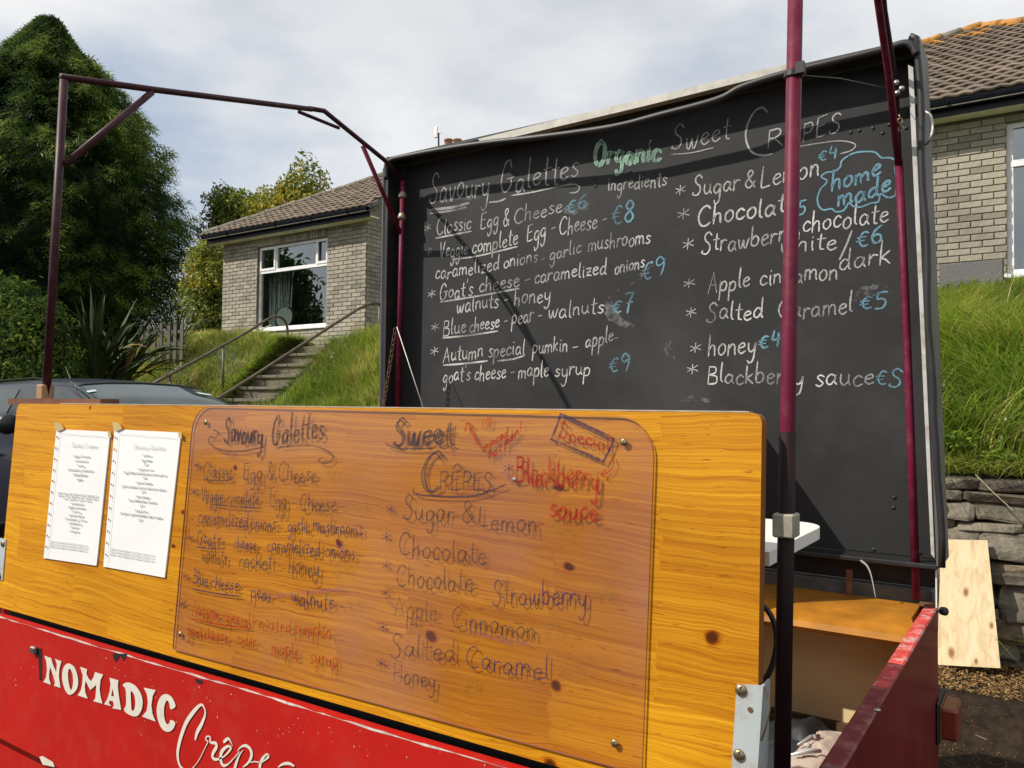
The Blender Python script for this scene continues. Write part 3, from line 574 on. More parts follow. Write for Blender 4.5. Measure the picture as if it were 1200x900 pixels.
# --- raised blackboard lid
LY, BY = 2.30, 2.392
lid = empty('blackboard_lid', (0, 0, 0)); lid.parent = T; lid.location = -T.location
XL, XRt, XRb, ZT, ZB = -2.149, -.286, -.243, 2.577, 1.212
def xr_(z): return XRb+(XRt-XRb)*(z-ZB)/(ZT-ZB)
mb = MB(); mb.frame(Vector((0, BY, 0)), ux, uz, nb, [(XL+.004, ZB+.004), (xr_(ZB)-.004, ZB+.004), (xr_(ZT)-.004, ZT-.004), (XL+.004, ZT-.004)], .012)
board = mb.obj('blackboard', M_BLACKB, lid)
mb = MB(); mb.box((XL-.012, LY, ZB-.012), (XL, BY+.014, ZT+.010)); mb.obj('lid_side', M_DARK, lid)
mb = MB(); mb.box((XL-.030, LY-.006, ZB-.02), (XL-.0125, LY+.02, ZT-.03), bev=.006); mb.obj('edge_seal', mat('grey_rubber_edge', (.08, .085, .09), .45), lid)
mb = MB(); mb.frame(Vector((0, LY, 0)), ux, uz, nb, [(xr_(ZB), ZB), (xr_(ZB)+.012, ZB), (xr_(ZT)+.012, ZT+.01), (xr_(ZT), ZT+.01)], .17)
mb.obj('lid_side', mat('grey_lid_skin', (.17, .17, .16), .5, metal=.3, var=.15, scale=8, dirt=(.09, .09, .08)), lid)
mb = MB(); mb.box((XL, LY+.005, ZT), (xr_(ZT), BY+.014, ZT+.010)); mb.obj('lid_top_skirt', M_DARK, lid)
mb = MB(); mb.box((XL, LY+.01, ZB-.012), (xr_(ZB), BY+.014, ZB), bev=.002); mb.obj('lid_bottom_skirt', M_DARK, lid)
# near-edge silver strip and rubber seal down the right side
mb = MB(); w_ = .012
mb.frame(Vector((0, LY-.004, 0)), ux, uz, nb, [(xr_(ZB+.03)-.011, ZB+.03), (xr_(ZB)-.004, ZB+.02), (xr_(ZT)-.004, ZT-.07), (xr_(ZT)-.016, ZT-.06)], .004); mb.obj('silver_trim', mat('pale_worn_trim', (.50, .50, .48), .45, var=.15, scale=20, dirt=(.25, .18, .10), dscale=22, damt=.8), lid)
mb = MB(); sl = []
for i in range(19):
    z = ZB-.0+(ZT-ZB+.003)*i/18; sl.append((xr_(z)+.007+.003*math.sin(i*1.3)+(.006 if i < 5 else 0), LY-.010, z))
sl += [(xr_(ZT)-.01, LY-.012, ZT+.012)]
mb.tube(sl, .0085, 8); mb.obj('edge_seal', M_BLACK, lid, True)
# rolled rubber along the top, sagging below the skirt
rp = [(453,210),(453,194),(460,187),(480,182.5),(520,175),(567,168),(640,160),(717,149),(773,135),(840,117),(870,102),(921,86),(980,71.5),(1035,58),(1060,51),(1070,55),(1074,64)]
mb = MB(); mb.tube(smooth_line([tuple(onY(x, y, LY-.018)) for x, y in rp], 5), .0105, 10); mb.obj('top_seal', M_BLACK, lid, True)
mb = MB(); mb.frame(Vector((0, LY+.004, 0)), ux, uz, nb, [(p.x, p.z) for p in [onY(x, y, LY+.004) for x, y in [(560,163),(640,143),(760,114),(925,74),(925,82),(760,123),(600,161),(565,168)]]][::-1], .03); mb.obj('top_trim', mat('pale_weathered_trim', (.50, .48, .42), .6, var=.15, scale=30, dirt=(.3, .27, .2), dscale=25), lid)
mb = MB()
for i in range(26):     # peaked rubber lip between trim and skirt
    pass
h0 = onX(1086, 143, XRt+.012+.0)
mb.tube(smooth_line([tuple(onX(x, y, XRt+.014+d)) for x, y, d in [(1081,130,0),(1085,131,.012),(1091,136,.024),(1093,148,.027),(1091,160,.024),(1087,168,.012),(1083,169,0)]], 5), .0028, 8); mb.obj('grab_handle', M_ALU, lid, True)
BN = (0, -1, 0)
for (x, y) in [(696,208),(738,201),(767,164),(743,153),(698,218),(997,155),(1007,153),(1023,150),(1034,156),(1042,146),(1062,150),(1048,583),(1047,595),(1024,644),(1078,648)]:
    screw(onY(x, y, BY-.0002), Vector(BN), .0055, board, 'rivet', M_DARK, False)
# chalk writing
CW = stroke_mat('white_chalk', (.68, .68, .66), lo=.36, hi=.60, scale=560, alpha=.92)
CD = stroke_mat('faint_white_chalk', (.60, .60, .60), lo=.36, hi=.58, alpha=.75)
CB = stroke_mat('blue_chalk', (.24, .50, .64), lo=.32, hi=.60, alpha=.78)
CG = stroke_mat('green_chalk', (.42, .66, .52), lo=.30, hi=.54, alpha=.9)
CS = stroke_mat('chalk_smear', (.5, .52, .52), lo=.42, hi=.80, scale=60, alpha=.30)
BS = Surf((0, BY, 0), BN, .0012)
def chalk(items, m=CW, lines=(), name='chalk_writing'):
    for it in items: mb = MB(); BS.write(mb, *it[:6], **(it[6] if len(it) > 6 else {})); mb.obj('chalk_star' if it[0] == '*' else 'chalk_word', m, board)
    for ln in lines: mb = MB(); BS.line(mb, ln[0], ln[1]); mb.obj('chalk_line', m, board)
D1 = dict(w=1.5)
chalk([("Savoury", 503,238,575,228, 15, dict(w=1.7, capscale=1.1)), ("Galettes", 586,228,680,208, 15, dict(w=1.7, capscale=1.3))], CD)
chalk([], CW, [([(504,246),(530,243),(549,238)], 3.2), ([(504,250),(528,247),(546,243)], 2.4), ([(574,237),(584,236),(592,233)], 2.2), ([(600,229),(625,225),(648,220),(670,216),(679,219),(676,225),(668,226)], 1.6)])
chalk([("Organic", 695,195,774,188, 13, dict(w=2.6, capscale=1.2, double=1))], CG)
chalk([("ingredients", 712,223,782,218, 8.5, D1)])
chalk([("Sweet", 787,177,857,162, 13, dict(w=1.5, capscale=1.1))], CD, [([(786,181),(810,179),(836,173)], 1.2)])
chalk([("R", 899,173,921,169, 10, dict(w=1.8)), ("PES", 940,166,988,152, 11, dict(w=1.6))], CD, [([(899,131),(893,126),(884,131),(876,146),(874,162),(880,177),(892,182),(905,180)], 2.2), ([(934,172),(958,168),(985,165),(1002,169),(998,176),(985,180)], 1.2)])
chalk([("*", 497,274,507,272, 7, D1), ("Classic", 511,276,553,268, 9, D1)], CW, [([(511,279),(532,275),(552,271)], 2)])
chalk([("Egg &", 563,268,598,262, 9, D1), ("Cheese", 602,261,660,249, 9, D1)])
chalk([("€6", 664,249,690,242, 8.5, dict(w=2.2))], CB)
chalk([("*", 498,303,508,301, 7, D1), ("Veggie", 515,302,549,297, 8.5, D1), ("complete", 553,297,608,286, 9, D1)], CW, [([(530,304),(560,300),(606,289)], 1.8)])
chalk([("Egg -", 617,284,652,273, 10, D1), ("Cheese -", 655,277,712,263, 10, D1)])
chalk([("€8", 717,263,745,259, 12, dict(w=2.4))], CB)
chalk([("caramelized", 510,328,586,316, 8.5, D1), ("onions", 590,314,631,306, 8.5, D1), ("- garlic", 633,308,682,296, 8, D1), ("mushrooms", 689,294,763,285, 9, D1)])
chalk([("*", 501,350,513,348, 7, D1), ("Goat's", 515,352,555,345, 9, D1), ("cheese", 561,343,610,335, 9, D1)], CW, [([(516,354),(560,347),(608,338)], 2)])
chalk([("-", 614,333,624,331, 8, D1), ("caramelized", 626,331,712,321, 9, D1), ("onions -", 720,321,766,311, 8.5, D1)])
chalk([("€9", 752,328,781,322, 11, dict(w=1.8))], CB)
chalk([("walnuts -", 535,367,597,357, 9, D1), ("honey", 602,358,647,352, 9.5, D1)])
chalk([("*", 505,390,517,389, 7, D1), ("Blue", 519,393,547,390, 8.5, D1), ("cheese", 550,389,586,383, 8.5, D1)], CW, [([(519,396),(550,393),(583,388)], 2)])
chalk([("- pear -", 590,381,636,375, 9, D1), ("walnuts", 642,375,709,365, 9.5, D1)])
chalk([("€", 717,368,731,367, 9, dict(w=2)), ("7", 731,368,744,366, 11, dict(w=2.4))], CB)
chalk([("*", 504,419,516,417, 7, D1), ("Autumn", 519,425,567,418, 9, D1), ("special", 572,420,616,414, 9, D1)], CW, [([(520,428),(545,426),(571,423)], 2), ([(583,423),(600,421),(614,417)], 2)])
chalk([("pumkin", 624,415,666,411, 8.5, D1), ("-", 670,411,680,410, 8, D1), ("apple-", 686,407,726,399, 9, D1)])
chalk([("goat's", 519,449,552,444, 9, D1), ("cheese -", 556,446,604,442, 9, D1), ("maple", 607,443,644,440, 9, D1), ("syrup", 650,441,693,439, 9, D1)])
chalk([("€9", 714,436,740,433, 9.5, dict(w=2.1))], CB)
D2 = dict(w=1.75)
chalk([("*", 791,230,806,228, 9, D2), ("Sugar", 811,229,868,221, 11, D2), ("&", 872,220,888,218, 10, D2), ("Lemon", 891,220,962,207, 12, D2)])
chalk([("€4", 959,188,983,185, 6.5, dict(w=1.8))], CB)
chalk([("*", 793,261,811,258, 9, D2), ("Chocolate", 817,265,936,246, 11.5, dict(w=2.2, capscale=.9))])
chalk([("5", 935,251,946,249, 8, D2)], CB)
chalk([("*", 799,296,816,294, 9, D2), ("Strawberry", 822,297,934,281, 11, D2)])
chalk([("chocolate", 940,272,1043,259, 12, D2)])
chalk([("white", 914,297,983,292, 11, D2)], CW, [([(984,304),(991,289),(998,271)], 2.2)])
chalk([("€6", 1004,288,1037,284, 10, dict(w=2.3))], CB)
chalk([("dark", 983,316,1046,309, 13, D2)])
chalk([("*", 800,341,818,339, 9, D2), ("Apple", 829,343,880,336, 11, D2), ("cinnamon", 890,334,984,326, 11, D2)])
chalk([("*", 803,373,819,371, 9, D2), ("Salted", 828,376,896,373, 11, D2), ("Caramel", 911,373,1001,367, 11, D2)])
chalk([("€5", 1008,364,1042,361, 9, dict(w=2.3))], CB)
chalk([("*", 808,415,825,414, 9, D2), ("honey", 829,417,888,413, 12, D2)])
chalk([("€4", 889,408,917,404, 9, dict(w=2.3))], CB)
chalk([("*", 804,441,821,440, 9, D2), ("Blackberry", 829,449,944,450, 11, D2), ("sauce", 955,452,1027,451, 12, D2)])
chalk([("€S", 1026,452,1060,453, 10, dict(w=2))], CB)
def c8(l): return [(760+x/2.728, 150+y/2.728) for x, y in l]
mb = MB(); BS.write(mb, "home", 974,225,1034,205, 11, w=2.6); BS.write(mb, "made", 981,243,1046,223, 11, w=2.8)
cl = [(640,88),(665,78),(700,75),(725,78),(745,95),(770,95),(790,105),(788,130),(792,165),(790,212),(765,222),(742,210),(735,235),(712,240),(680,252),(655,250),(640,240),(625,262),(600,268),(585,258),(560,262),(545,250),(540,225),(550,195),(565,180),(570,168),(552,155),(570,142),(595,138),(612,125),(618,105)]
BS.line(mb, c8(cl), 1.9, closed=True); mb.obj('chalk_cloud', CB, board)
mb = MB()
for p_ in ([(724,342,7),(716,352,12),(717,366,16),(728,378,10),(742,382,4)], [(738,335,3),(752,322,6),(764,312,5)], [(664,246,10),(676,243,16),(688,240,10)], [(787,395,3),(782,408,8),(790,420,4)], [(1003,352,6),(1012,345,16),(1025,340,14),(1038,336,5)], [(515,236,6),(560,232,5)], [(800,470,3),(815,466,6),(830,470,4)]):
    mb = MB(); BS.line(mb, p_, k=6, jit=.25); mb.obj('chalk_smear', CS, board)

# --- hoops
def pole(pts, r, name, m, parent, n=12, **kw):
    mb = MB(); mb.tube([tuple(p) for p in pts], r, n); return mb.obj(name, m, parent, True, **kw)
YR = 2.335
lh = empty('left_hoop', (0, 0, 0)); lh.parent = T; lh.location = -T.location
ft, fb = onY(75, 94, 1.0), onY(54, 470, 1.0)
pole([ft, fb], .0098, 'pole', M_POLED, lh)
rt_, rbm = onY(472, 212, YR), onY(466, 480, YR)
pole([rt_, rbm], .0098, 'pole', M_POLE, lh)
XH = rt_.x
def hx(x, y, f): return onX(x, y, ft.x+(XH-ft.x)*f)
pts = [onY(71, 90, 1.0), hx(180, 105, .2), hx(365, 128, .66)]
pole(pts, .0088, 'roof_beam', M_POLED, lh)
pole([hx(362, 127, .66), hx(380, 130, .74), hx(450, 187, .95), rt_+Vector((0, .002, .004))], .0085, 'roof_beam', M_POLED, lh)
pole([hx(350, 131, .62), hx(397, 150, .80)], .006, 'brace', M_POLED, lh)
pole([hx(178, 108, .2), hx(77, 192, .03)], .0090, 'brace', M_POLED, lh)
pole([hx(425, 171, .85)+Vector((0, 0, 0)), onY(470, 275, YR)], .0085, 'brace', M_POLE, lh)
for (x, y) in [(472, 229), (471, 254)]:
    mb = MB(); p = onY(x, y, YR); mb.lathe(p-Vector((0, 0, .012)), (0, 0, 1), [(.012, 0), (.017, .004), (.017, .012), (.013, .022), (.011, .026)], 14); mb.obj('collar', mat('tarnished_brass', (.30, .25, .18), .45, metal=.6), lh, True)
mb = MB(); p = onY(53, 460, 1.0); mb.box((p.x-.016, p.y-.015, p.z-.02), (p.x+.016, p.y+.015, p.z+.02), bev=.003); mb.obj('socket', mat('worn_wood_block', (.32, .19, .09), .6, var=.2, scale=30), lh)
p0, p1 = onY(10, 468, 1.0), onY(125, 472, 1.0)
mb = MB(); mb.box((p0.x+.03, .985, 1.598), (p1.x, 1.03, 1.6135)); mb.obj('flap_rail', mat('brown_rail', (.16, .06, .03), .5, var=.2, scale=30), T)
rh = empty('right_hoop', (0, 0, 0)); rh.parent = T; rh.location = -T.location
PYR = 1.006
ft2, fm, fb2 = onY(932, 0, PYR), onY(923, 508, PYR), onY(916, 935, PYR)
topp = ft2+(ft2-fm)*.55
pole([topp, fm, fb2], .0092, 'pole', M_POLE, rh, 14)
pole([onY(923, 506, PYR), fb2], .0100, 'sleeve', mat('shaded_maroon_sleeve', (.014, .005, .006), .6, spec=.2, var=.3, scale=20), rh, 14)  # flap's shadow on the lower pole is put into this near-black colour
rb2, rm2 = onY(1074, 702, 2.33), onY(1053, 186, 2.33)
pole([rb2, onY(1067.5, 520, 2.33), onY(1060, 330, 2.33), rm2], .0105, 'pole', M_POLE, rh)
XB = rm2.x
e1 = onX(1042, 92, XB+.004); e2 = onX(1028, -6, XB+.008); e3 = Vector((XB+.02, 1.86, 2.64))
pole([rm2+Vector((0, 0, -.02)), e1, e2, e3], .0088, 'brace', M_POLE, rh)
pole([rm2, onY(1049, 95, 2.32), onX(1036, 12, XB+.002), Vector((XB+.02, 1.90, 2.66))], .0080, 'roof_beam', M_POLED, rh)
pole([Vector((XB+.02, 1.90, 2.65)), topp], .0105, 'roof_beam', M_POLED, rh)
# zip tie, clamp, cord
p = onY(930, 87, PYR); mb = MB(); mb.lathe(p-Vector((0, 0, .004)), (0.1, 0, 1), [(.0094, -.001), (.0118, 0), (.0118, .006), (.0094, .008)], 14); mb.box((p.x+.006, p.y-.016, p.z-.006), (p.x+.016, p.y-.006, p.z+.008)); mb.obj('cable_tie', M_BLACK, rh)
p = onY(922, 615, PYR); mb = MB(); mb.box((p.x-.0135, p.y-.016, p.z-.0145), (p.x+.0125, p.y+.014, p.z+.0145), bev=.002); mb.obj('clamp', mat('pale_grey_clamp', (.30, .275, .22), .55, var=.15, scale=60, dirt=(.2, .15, .1), dscale=50), rh)
pole([onY(934, 88, 1.05), onY(985, 92, 1.7), onY(1043, 104, 2.25)], .0011, 'cord', M_BLACK, rh, 5)
for (x, y) in [(1051, 98), (1052, 110), (1057, 105)]:
    mb = MB(); p = onY(x, y, 2.28); mb.lathe(p, (0, -1, .3), [(.006, 0), (.008, .004), (.006, .01), (.002, .011)], 10); mb.obj('wing_nut', M_STEEL, rh, True)
# little chain hanging on the right, links as tori
def chain(mb, a, b, n, r=.006, t=.0014, sag=0.0):
    a, b = Vector(a), Vector(b)
    for i in range(n):
        f = (i+.5)/n; p = a.lerp(b, f)-Vector((0, 0, sag*math.sin(math.pi*f))); ax = (b-a).normalized(); sd_ = ax.cross(Vector((0, 1, 0) if i % 2 else (1, 0, .2))).normalized()
        h = (b-a).length/n*.72
        ring = [p+ax*h*math.cos(2*math.pi*j/10)+sd_*r*math.sin(2*math.pi*j/10) for j in range(11)]
        mb.tube(ring, t, 5, False)
mb = MB(); chain(mb, onY(1054, 135, 2.25), onY(1056, 153, 2.25), 4); mb.obj('chain', M_BRASS, rh, True)
mb = MB(); chain(mb, onY(463, 385, 2.24), onY(449, 476, 2.22), 15, .007, .0016, .01); mb.obj('chain', M_RUST, lh, True)
pole([onY(465, 383, 2.24), onY(496, 478, 2.2)], .0016, 'cord', M_WHITE, lh, 5)
mb = MB(); mb.box((XL+.01, 2.442, 1.128), (-.262, 2.452, 1.209)); mb.obj('dark_gap_board', M_DARK, lid)  # dark board that closes off the gap under the lid
# plastic strip hanging under the lid, small rusty bracket
mb = MB(); q = smooth_line([tuple(onY(x, y, 2.30)) for x, y in [(1009,657),(1016,663),(1021,675),(1026,700)]], 5); ribbon(mb, q, [.006-.0003*i for i in range(len(q))], Vector((0, -1, 0))); mb.obj('torn_strip', mat('clear_tape', (.45, .43, .40), .3), lid)
mb = MB(); p = onY(996, 682, 2.38); mb.box((p.x-.008, 2.37, p.z-.03), (p.x+.008, 2.376, p.z+.035)); mb.obj('hinge_strap', M_RUST, lid)
# dark ring behind the flap's end
mb = MB(); q = [onY(x, y, 1.25) for x, y in [(880,706),(897,713),(907,730),(910,755),(904,782),(893,800),(878,812)]]; mb.tube(smooth_line([tuple(v) for v in q], 6), .0045, 8); mb.obj('hose_loop', M_DARK, T, True)

# --- clear sheet with felt-pen writing, screwed to the flap
def clear_mat():
    m = bpy.data.materials.new('clear_perspex'); m.use_nodes = True; nt = m.node_tree; nt.nodes.clear()
    o = N(nt, 'ShaderNodeOutputMaterial'); t = N(nt, 'ShaderNodeBsdfTransparent'); t.inputs[0].default_value = (.93, .86, .95, 1)
    d = N(nt, 'ShaderNodeBsdfDiffuse'); tc = N(nt, 'ShaderNodeTexCoord'); n = N(nt, 'ShaderNodeTexNoise', i_Scale=3.5, i_Detail=6.0); L(nt, tc.outputs['Object'], n.inputs[0])
    r = ramp(nt, n.outputs[0], [(.35, (.34, .17, .15)), (.7, (.50, .29, .32))]); L(nt, r.outputs[0], d.inputs[0])
    g = N(nt, 'ShaderNodeBsdfGlossy'); g.inputs['Roughness'].default_value = .07
    lw = N(nt, 'ShaderNodeLayerWeight', i_Blend=.5); fr = ramp(nt, lw.outputs['Facing'], [(0, (.04,)*3), (.5, (.07,)*3), (.75, (.16,)*3), (.9, (.4,)*3), (1, (1,)*3)]); r2 = ramp(nt, n.outputs[0], [(.40, (.03,)*3), (.68, (.22,)*3)])
    x = N(nt, 'ShaderNodeMixShader'); L(nt, r2.outputs[0], x.inputs[0]); L(nt, t.outputs[0], x.inputs[1]); L(nt, d.outputs[0], x.inputs[2])
    y = N(nt, 'ShaderNodeMixShader'); L(nt, fr.outputs[0], y.inputs[0]); L(nt, x.outputs[0], y.inputs[1]); L(nt, g.outputs[0], y.inputs[2]); L(nt, y.outputs[0], o.inputs[0])
    return m
GAP = .0048
def pz(x, y): q = onP(x, y, PP+PN*GAP, PN)-PP-PN*GAP; return (q.dot(us), q.dot(vs_))
TL_, TR_, BR_, BL_ = pz(226, 476), pz(767, 488), pz(752, 908), pz(202, 761)
sh = []
def arc(cx_, cy_, r, a0, a1, n=8):
    for i in range(n+1):
        t = math.radians(a0+(a1-a0)*i/n); sh.append((cx_+r*math.cos(t), cy_+r*math.sin(t)))
arc(TL_[0]+.055, TL_[1]-.055, .055, 180, 90); arc(TR_[0]-.055, TR_[1]-.055, .055, 90, 0)
sh += [(BR_[0], BR_[1])]; arc(BL_[0]+.006, BL_[1]+.006, .006, 270, 180, 3)
mb = MB(); mb.add([PP+PN*GAP+us*p[0]+vs_*p[1] for p in sh], [tuple(range(len(sh)))[::-1]])
b_ = len(sh)
sheet = mb.obj('clear_sheet', clear_mat(), flap)
mb = MB(); ring = [PP+PN*GAP+us*p[0]+vs_*p[1] for p in sh]; ring2 = [p-PN*.003 for p in ring]
mb.add(ring+ring2, [(i, (i+1) % b_, b_+(i+1) % b_, b_+i) for i in range(b_)]); mb.obj('sheet_edge', mat('sheet_edge_plastic', (.30, .12, .12), .3), flap)
for (x, y) in [(241, 495), (731, 518), (720, 871), (211, 743)]: screw(onP(x, y, PP+PN*GAP, PN), PN, .0052, flap, 'screw', M_BRASS)
mb = MB(); mb.lathe(onP(603, 562, PP+PN*GAP, PN), PN, [(.004, 0), (.003, .002), (.001, .0025)], 10); mb.obj('screw', M_STEEL, flap)
IK = stroke_mat('black_marker', (.045, .035, .05), False, lo=.18, hi=.48, scale=150, alpha=.80)
IV = stroke_mat('blue_marker', (.035, .022, .075), False, lo=.18, hi=.48, scale=150, alpha=.85)
IR = stroke_mat('red_marker', (.34, .012, .012), False, lo=.16, hi=.48, scale=150, alpha=.72)
IO = stroke_mat('faded_olive_marker', (.20, .17, .03), False, lo=.25, hi=.6, scale=150, alpha=.40)
SS = Surf(PP, PN, GAP+.0008)
def ink(items, m=IK, lines=(), name='marker_writing'):
    for it in items: mb = MB(); SS.write(mb, *it[:6], **(it[6] if len(it) > 6 else {})); mb.obj('marker_star' if it[0] == '*' else 'marker_word', m, sheet)
    for ln in lines: mb = MB(); SS.line(mb, ln[0], ln[1]); mb.obj('marker_line', m, sheet)
B1 = dict(w=1.5, slant=-.02, wob=.08)
B0 = dict(w=1.45, slant=-.02, wob=.08)
ink([("Savoury", 262,516,308,520, 13, dict(w=1.6, slant=0, double=1)), ("Galettes", 318,521,380,512, 14, dict(w=1.7, slant=0, double=1, capscale=1.2))], IK,
    [([(250,504),(256,507),(253,513),(246,512),(245,519),(258,527),(280,529),(308,524)], 1.4), ([(327,524),(350,522),(370,523),(386,530),(390,538),(381,543),(373,540),(378,535)], 1.5)])
ink([("*", 226,551,238,553, 7, B1)], IV); ink([("Classic", 238,560,273,561, 10, B0), ("Egg &", 285,562,322,563, 10, B0), ("Cheese", 326,563,372,566, 11, B0)], IK, [([(239,562),(255,563),(272,562)], 1.5)])
ink([("€6", 384,560,398,561, 7, B0)], IO)
ink([("*", 223,583,235,584, 7, B0)], IV); ink([("Veggie", 236,587,262,589, 9, B0), ("complete", 266,590,304,592, 8, B0), ("Egg", 316,593,336,596, 11, B0), ("- Cheese -", 341,597,406,600, 10, B0)], IK, [([(250,591),(275,594),(304,595)], 1.5)])
ink([("€8", 413,600,432,602, 7, B0)], IO)
ink([("caramelized", 232,613,292,619, 9, B1), ("onions -", 294,619,333,622, 8, B0), ("garlic", 337,621,364,624, 8, B0), ("mushrooms", 367,622,426,629, 8.5, B1)], IV)
ink([("*", 218,635,230,636, 7, B0), ("Goat's", 231,637,260,640, 8, B1)], IV, [([(231,641),(245,643),(259,643)], 1.6)])
ink([("cheese -", 274,641,308,646, 7, B0), ("caramelized", 313,645,376,652, 9, B0), ("onions -", 381,652,427,657, 9, B1)], IV)
ink([("walnuts", 236,656,266,661, 8, B0), ("rocket -", 280,664,331,669, 9.5, B0), ("honey", 338,671,375,676, 10, B1)], IK); ink([("€9", 388,676,413,678, 8, B0)], IO)
ink([("*", 212,680,224,682, 7, B0)], IV); ink([("Blue", 226,683,244,687, 8, B0), ("cheese -", 247,688,290,694, 8, B0), ("pear -", 294,699,330,706, 8, B1), ("walnuts -", 341,706,404,717, 9, B1)], IV, [([(225,690),(250,695),(282,699)], 1.5)])
ink([("€7", 404,712,424,716, 7, B0)], IO)
ink([("*", 208,714,221,716, 8, B0)], IV)
ink([("Autumn", 225,720,258,728, 8, B1), ("special", 261,728,294,734, 8, B1), ("roasted", 298,733,342,742, 8, B0), ("pumpkin -", 346,743,398,751, 9, B1)], IR, [([(224,725),(258,732),(293,736)], 1.6)])
ink([("goat", 219,744,238,748, 7, B0), ("cheese -", 239,748,275,755, 7, B0), ("cider -", 278,755,309,761, 8, B0), ("maple", 318,765,351,772, 9.5, B0), ("syrup", 363,776,397,783, 10, B1)], IR)
B2 = dict(w=1.6, slant=.0, wob=.07)
ink([("Sweet", 460,523,531,521, 15, dict(w=2.0, slant=0, double=1))], IK, [([(452,520),(465,525),(490,526),(505,525)], 1.5)])
ink([("C", 491,578,518,578, 22, dict(w=2.0, double=1)), ("R", 515,573,529,573, 11, B2), ("E", 528,574,543,574, 11, B2), ("P", 542,575,555,575, 11, B2), ("ES", 554,576,578,576, 11, B2), ("^", 528,574,543,574, 11, B2)], IK, [([(484,572),(488,579),(520,582),(555,581),(575,575),(592,568)], 1.8)])
ink([("*", 452,603,466,605, 9, B1)], IV); ink([("Sugar", 472,608,534,613, 13, B1), ("&", 540,610,560,612, 13, B1), ("Lemon", 561,618,632,626, 12, B1)], IK); ink([("€4", 650,627,672,628, 8, B0)], IO)
ink([("*", 447,637,462,640, 9, B1)], IV); ink([("Chocolate", 467,652,572,660, 13, B1)], IK)
ink([("*", 447,671,462,674, 9, B1)], IV); ink([("Chocolate", 464,686,556,694, 13, B1)], IK)
ink([("Strawberry", 577,706,690,711, 13, B1)], IV); ink([("€6", 696,703,722,705, 9, B0)], IO)
ink([("*", 446,702,460,705, 9, B1)], IV); ink([("Apple", 462,722,514,728, 12, B1), ("Cinnamon", 529,734,630,750, 12, B1)], IK); ink([("€5", 633,744,660,746, 9, B0)], IO)
ink([("*", 442,743,458,746, 10, B1)], IV); ink([("Salted", 457,768,536,777, 13, B1), ("Caramel", 546,781,646,798, 13, B1)], IV); ink([("€5", 652,788,686,794, 9, B0)], IO)
ink([("*", 440,785,456,788, 10, B1)], IV); ink([("Honey", 461,799,512,807, 11, B1)], IK); ink([("€4", 539,812,563,814, 9, B0)], IO)
ink([("*", 590,556,606,558, 10, B1)], IV)
ink([("Blackberry", 604,565,703,572, 15, dict(w=1.9, slant=0, capscale=.85, double=1)), ("sauce", 643,606,702,611, 13, dict(w=1.9, slant=0, double=1))], IR,
    [([(716,532),(719,542),(714,552),(706,556)], 1.6), ([(710,550),(705,556),(712,561)], 1.6)])
ink([("minced", 566,530,596,510, 6, dict(w=1.8, slant=0)), ("hot pan!", 573,540,612,504, 6, dict(w=1.8, slant=0)), ("1/2", 564,501,576,499, 5, dict(w=1.5))], IR, [([(564,526),(556,510),(548,496)], 1.8), ([(545,506),(547,495),(555,500)], 1.8), ([(560,522),(553,508),(550,502)], 1.5)])
ink([("Special", 655,512,716,530, 9, dict(w=2.0, slant=0))], IR)
ink([], IV, [([(657,485),(690,500),(719,514)], 3.0), ([(719,514),(714,528),(707,541)], 3.0), ([(707,541),(680,529),(646,515)], 3.0), ([(646,515),(652,500),(657,485)], 3.0), ([(660,489),(716,517)], 1.6), ([(652,517),(702,537)], 1.6)], 'marker_box')
mb = MB()
SMI = stroke_mat('smeared_ink', (.10, .03, .22), False, lo=.3, hi=.9, scale=40, alpha=.30)
for p_ in ([(265,532,4),(272,534,10),(279,534,3)], [(395,638,5),(402,643,9),(399,650,5)], [(455,705,5),(462,712,9)], [(405,690,10),(300,700,8)], [(590,553,3),(604,566,7),(612,570,2)], [(550,740,5),(600,752,8),(620,755,4)]):
    mb = MB(); SS.line(mb, p_, k=6, jit=.3); mb.obj('ink_smear', SMI, sheet)

# --- things lying inside the trailer
def rumple(name, pts, z0, h, m, label, cat, seed=0, n=14):
    """a crumpled sheet over a rough outline of (x, y)"""
    mb = MB(); cx_ = sum(p[0] for p in pts)/len(pts); cy_ = sum(p[1] for p in pts)/len(pts); ring = smooth_line(pts, 4, True); k = len(ring); vs = []
    R_ = 7
    for r in range(R_+1):
        f = r/R_
        for (x, y) in ring:
            X = cx_+(x-cx_)*f; Y = cy_+(y-cy_)*f
            z = z0+h*(1-f**3)+noise.noise(Vector((X*14+seed, Y*14, f*2)))*h*.6+abs(noise.noise(Vector((X*40, Y*40+seed, 0))))*h*.4
            if r == R_: z = z0
            vs.append((X, Y, z))
    mb.add(vs, [(r*k+j, r*k+(j+1) % k, (r+1)*k+(j+1) % k, (r+1)*k+j) for r in range(R_) for j in range(k)])
    return mb.obj(name, m, None, True, label=label, cat=cat)
def zl(px, z): return [tuple(onZ(x, y, z))[:2] for x, y in px]
rumple('paper_bag', zl([(962,852),(985,853),(1004,858),(998,880),(975,915),(935,925),(905,905),(918,885),(940,872),(952,862)], .81), .80, .022, M_CLOTH, 'crumpled brown paper sheet on top of the clutter inside the trailer', 'paper')
rumple('black_bag', zl([(880,835),(925,838),(965,846),(985,856),(960,875),(920,872),(880,868)], .76), .736, .045, mat('black_bag_plastic', (.02, .021, .024), .45), 'black bag lying by the cream wall inside the trailer', 'bag', 3)
rumple('dark_bundle', zl([(880,880),(940,875),(1010,860),(1020,900),(980,950),(900,950)], .745), .736, .04, mat('navy_bundle', (.02, .022, .03), .7), 'dark cloth bundle under the brown paper in the trailer', 'cloth', 8)
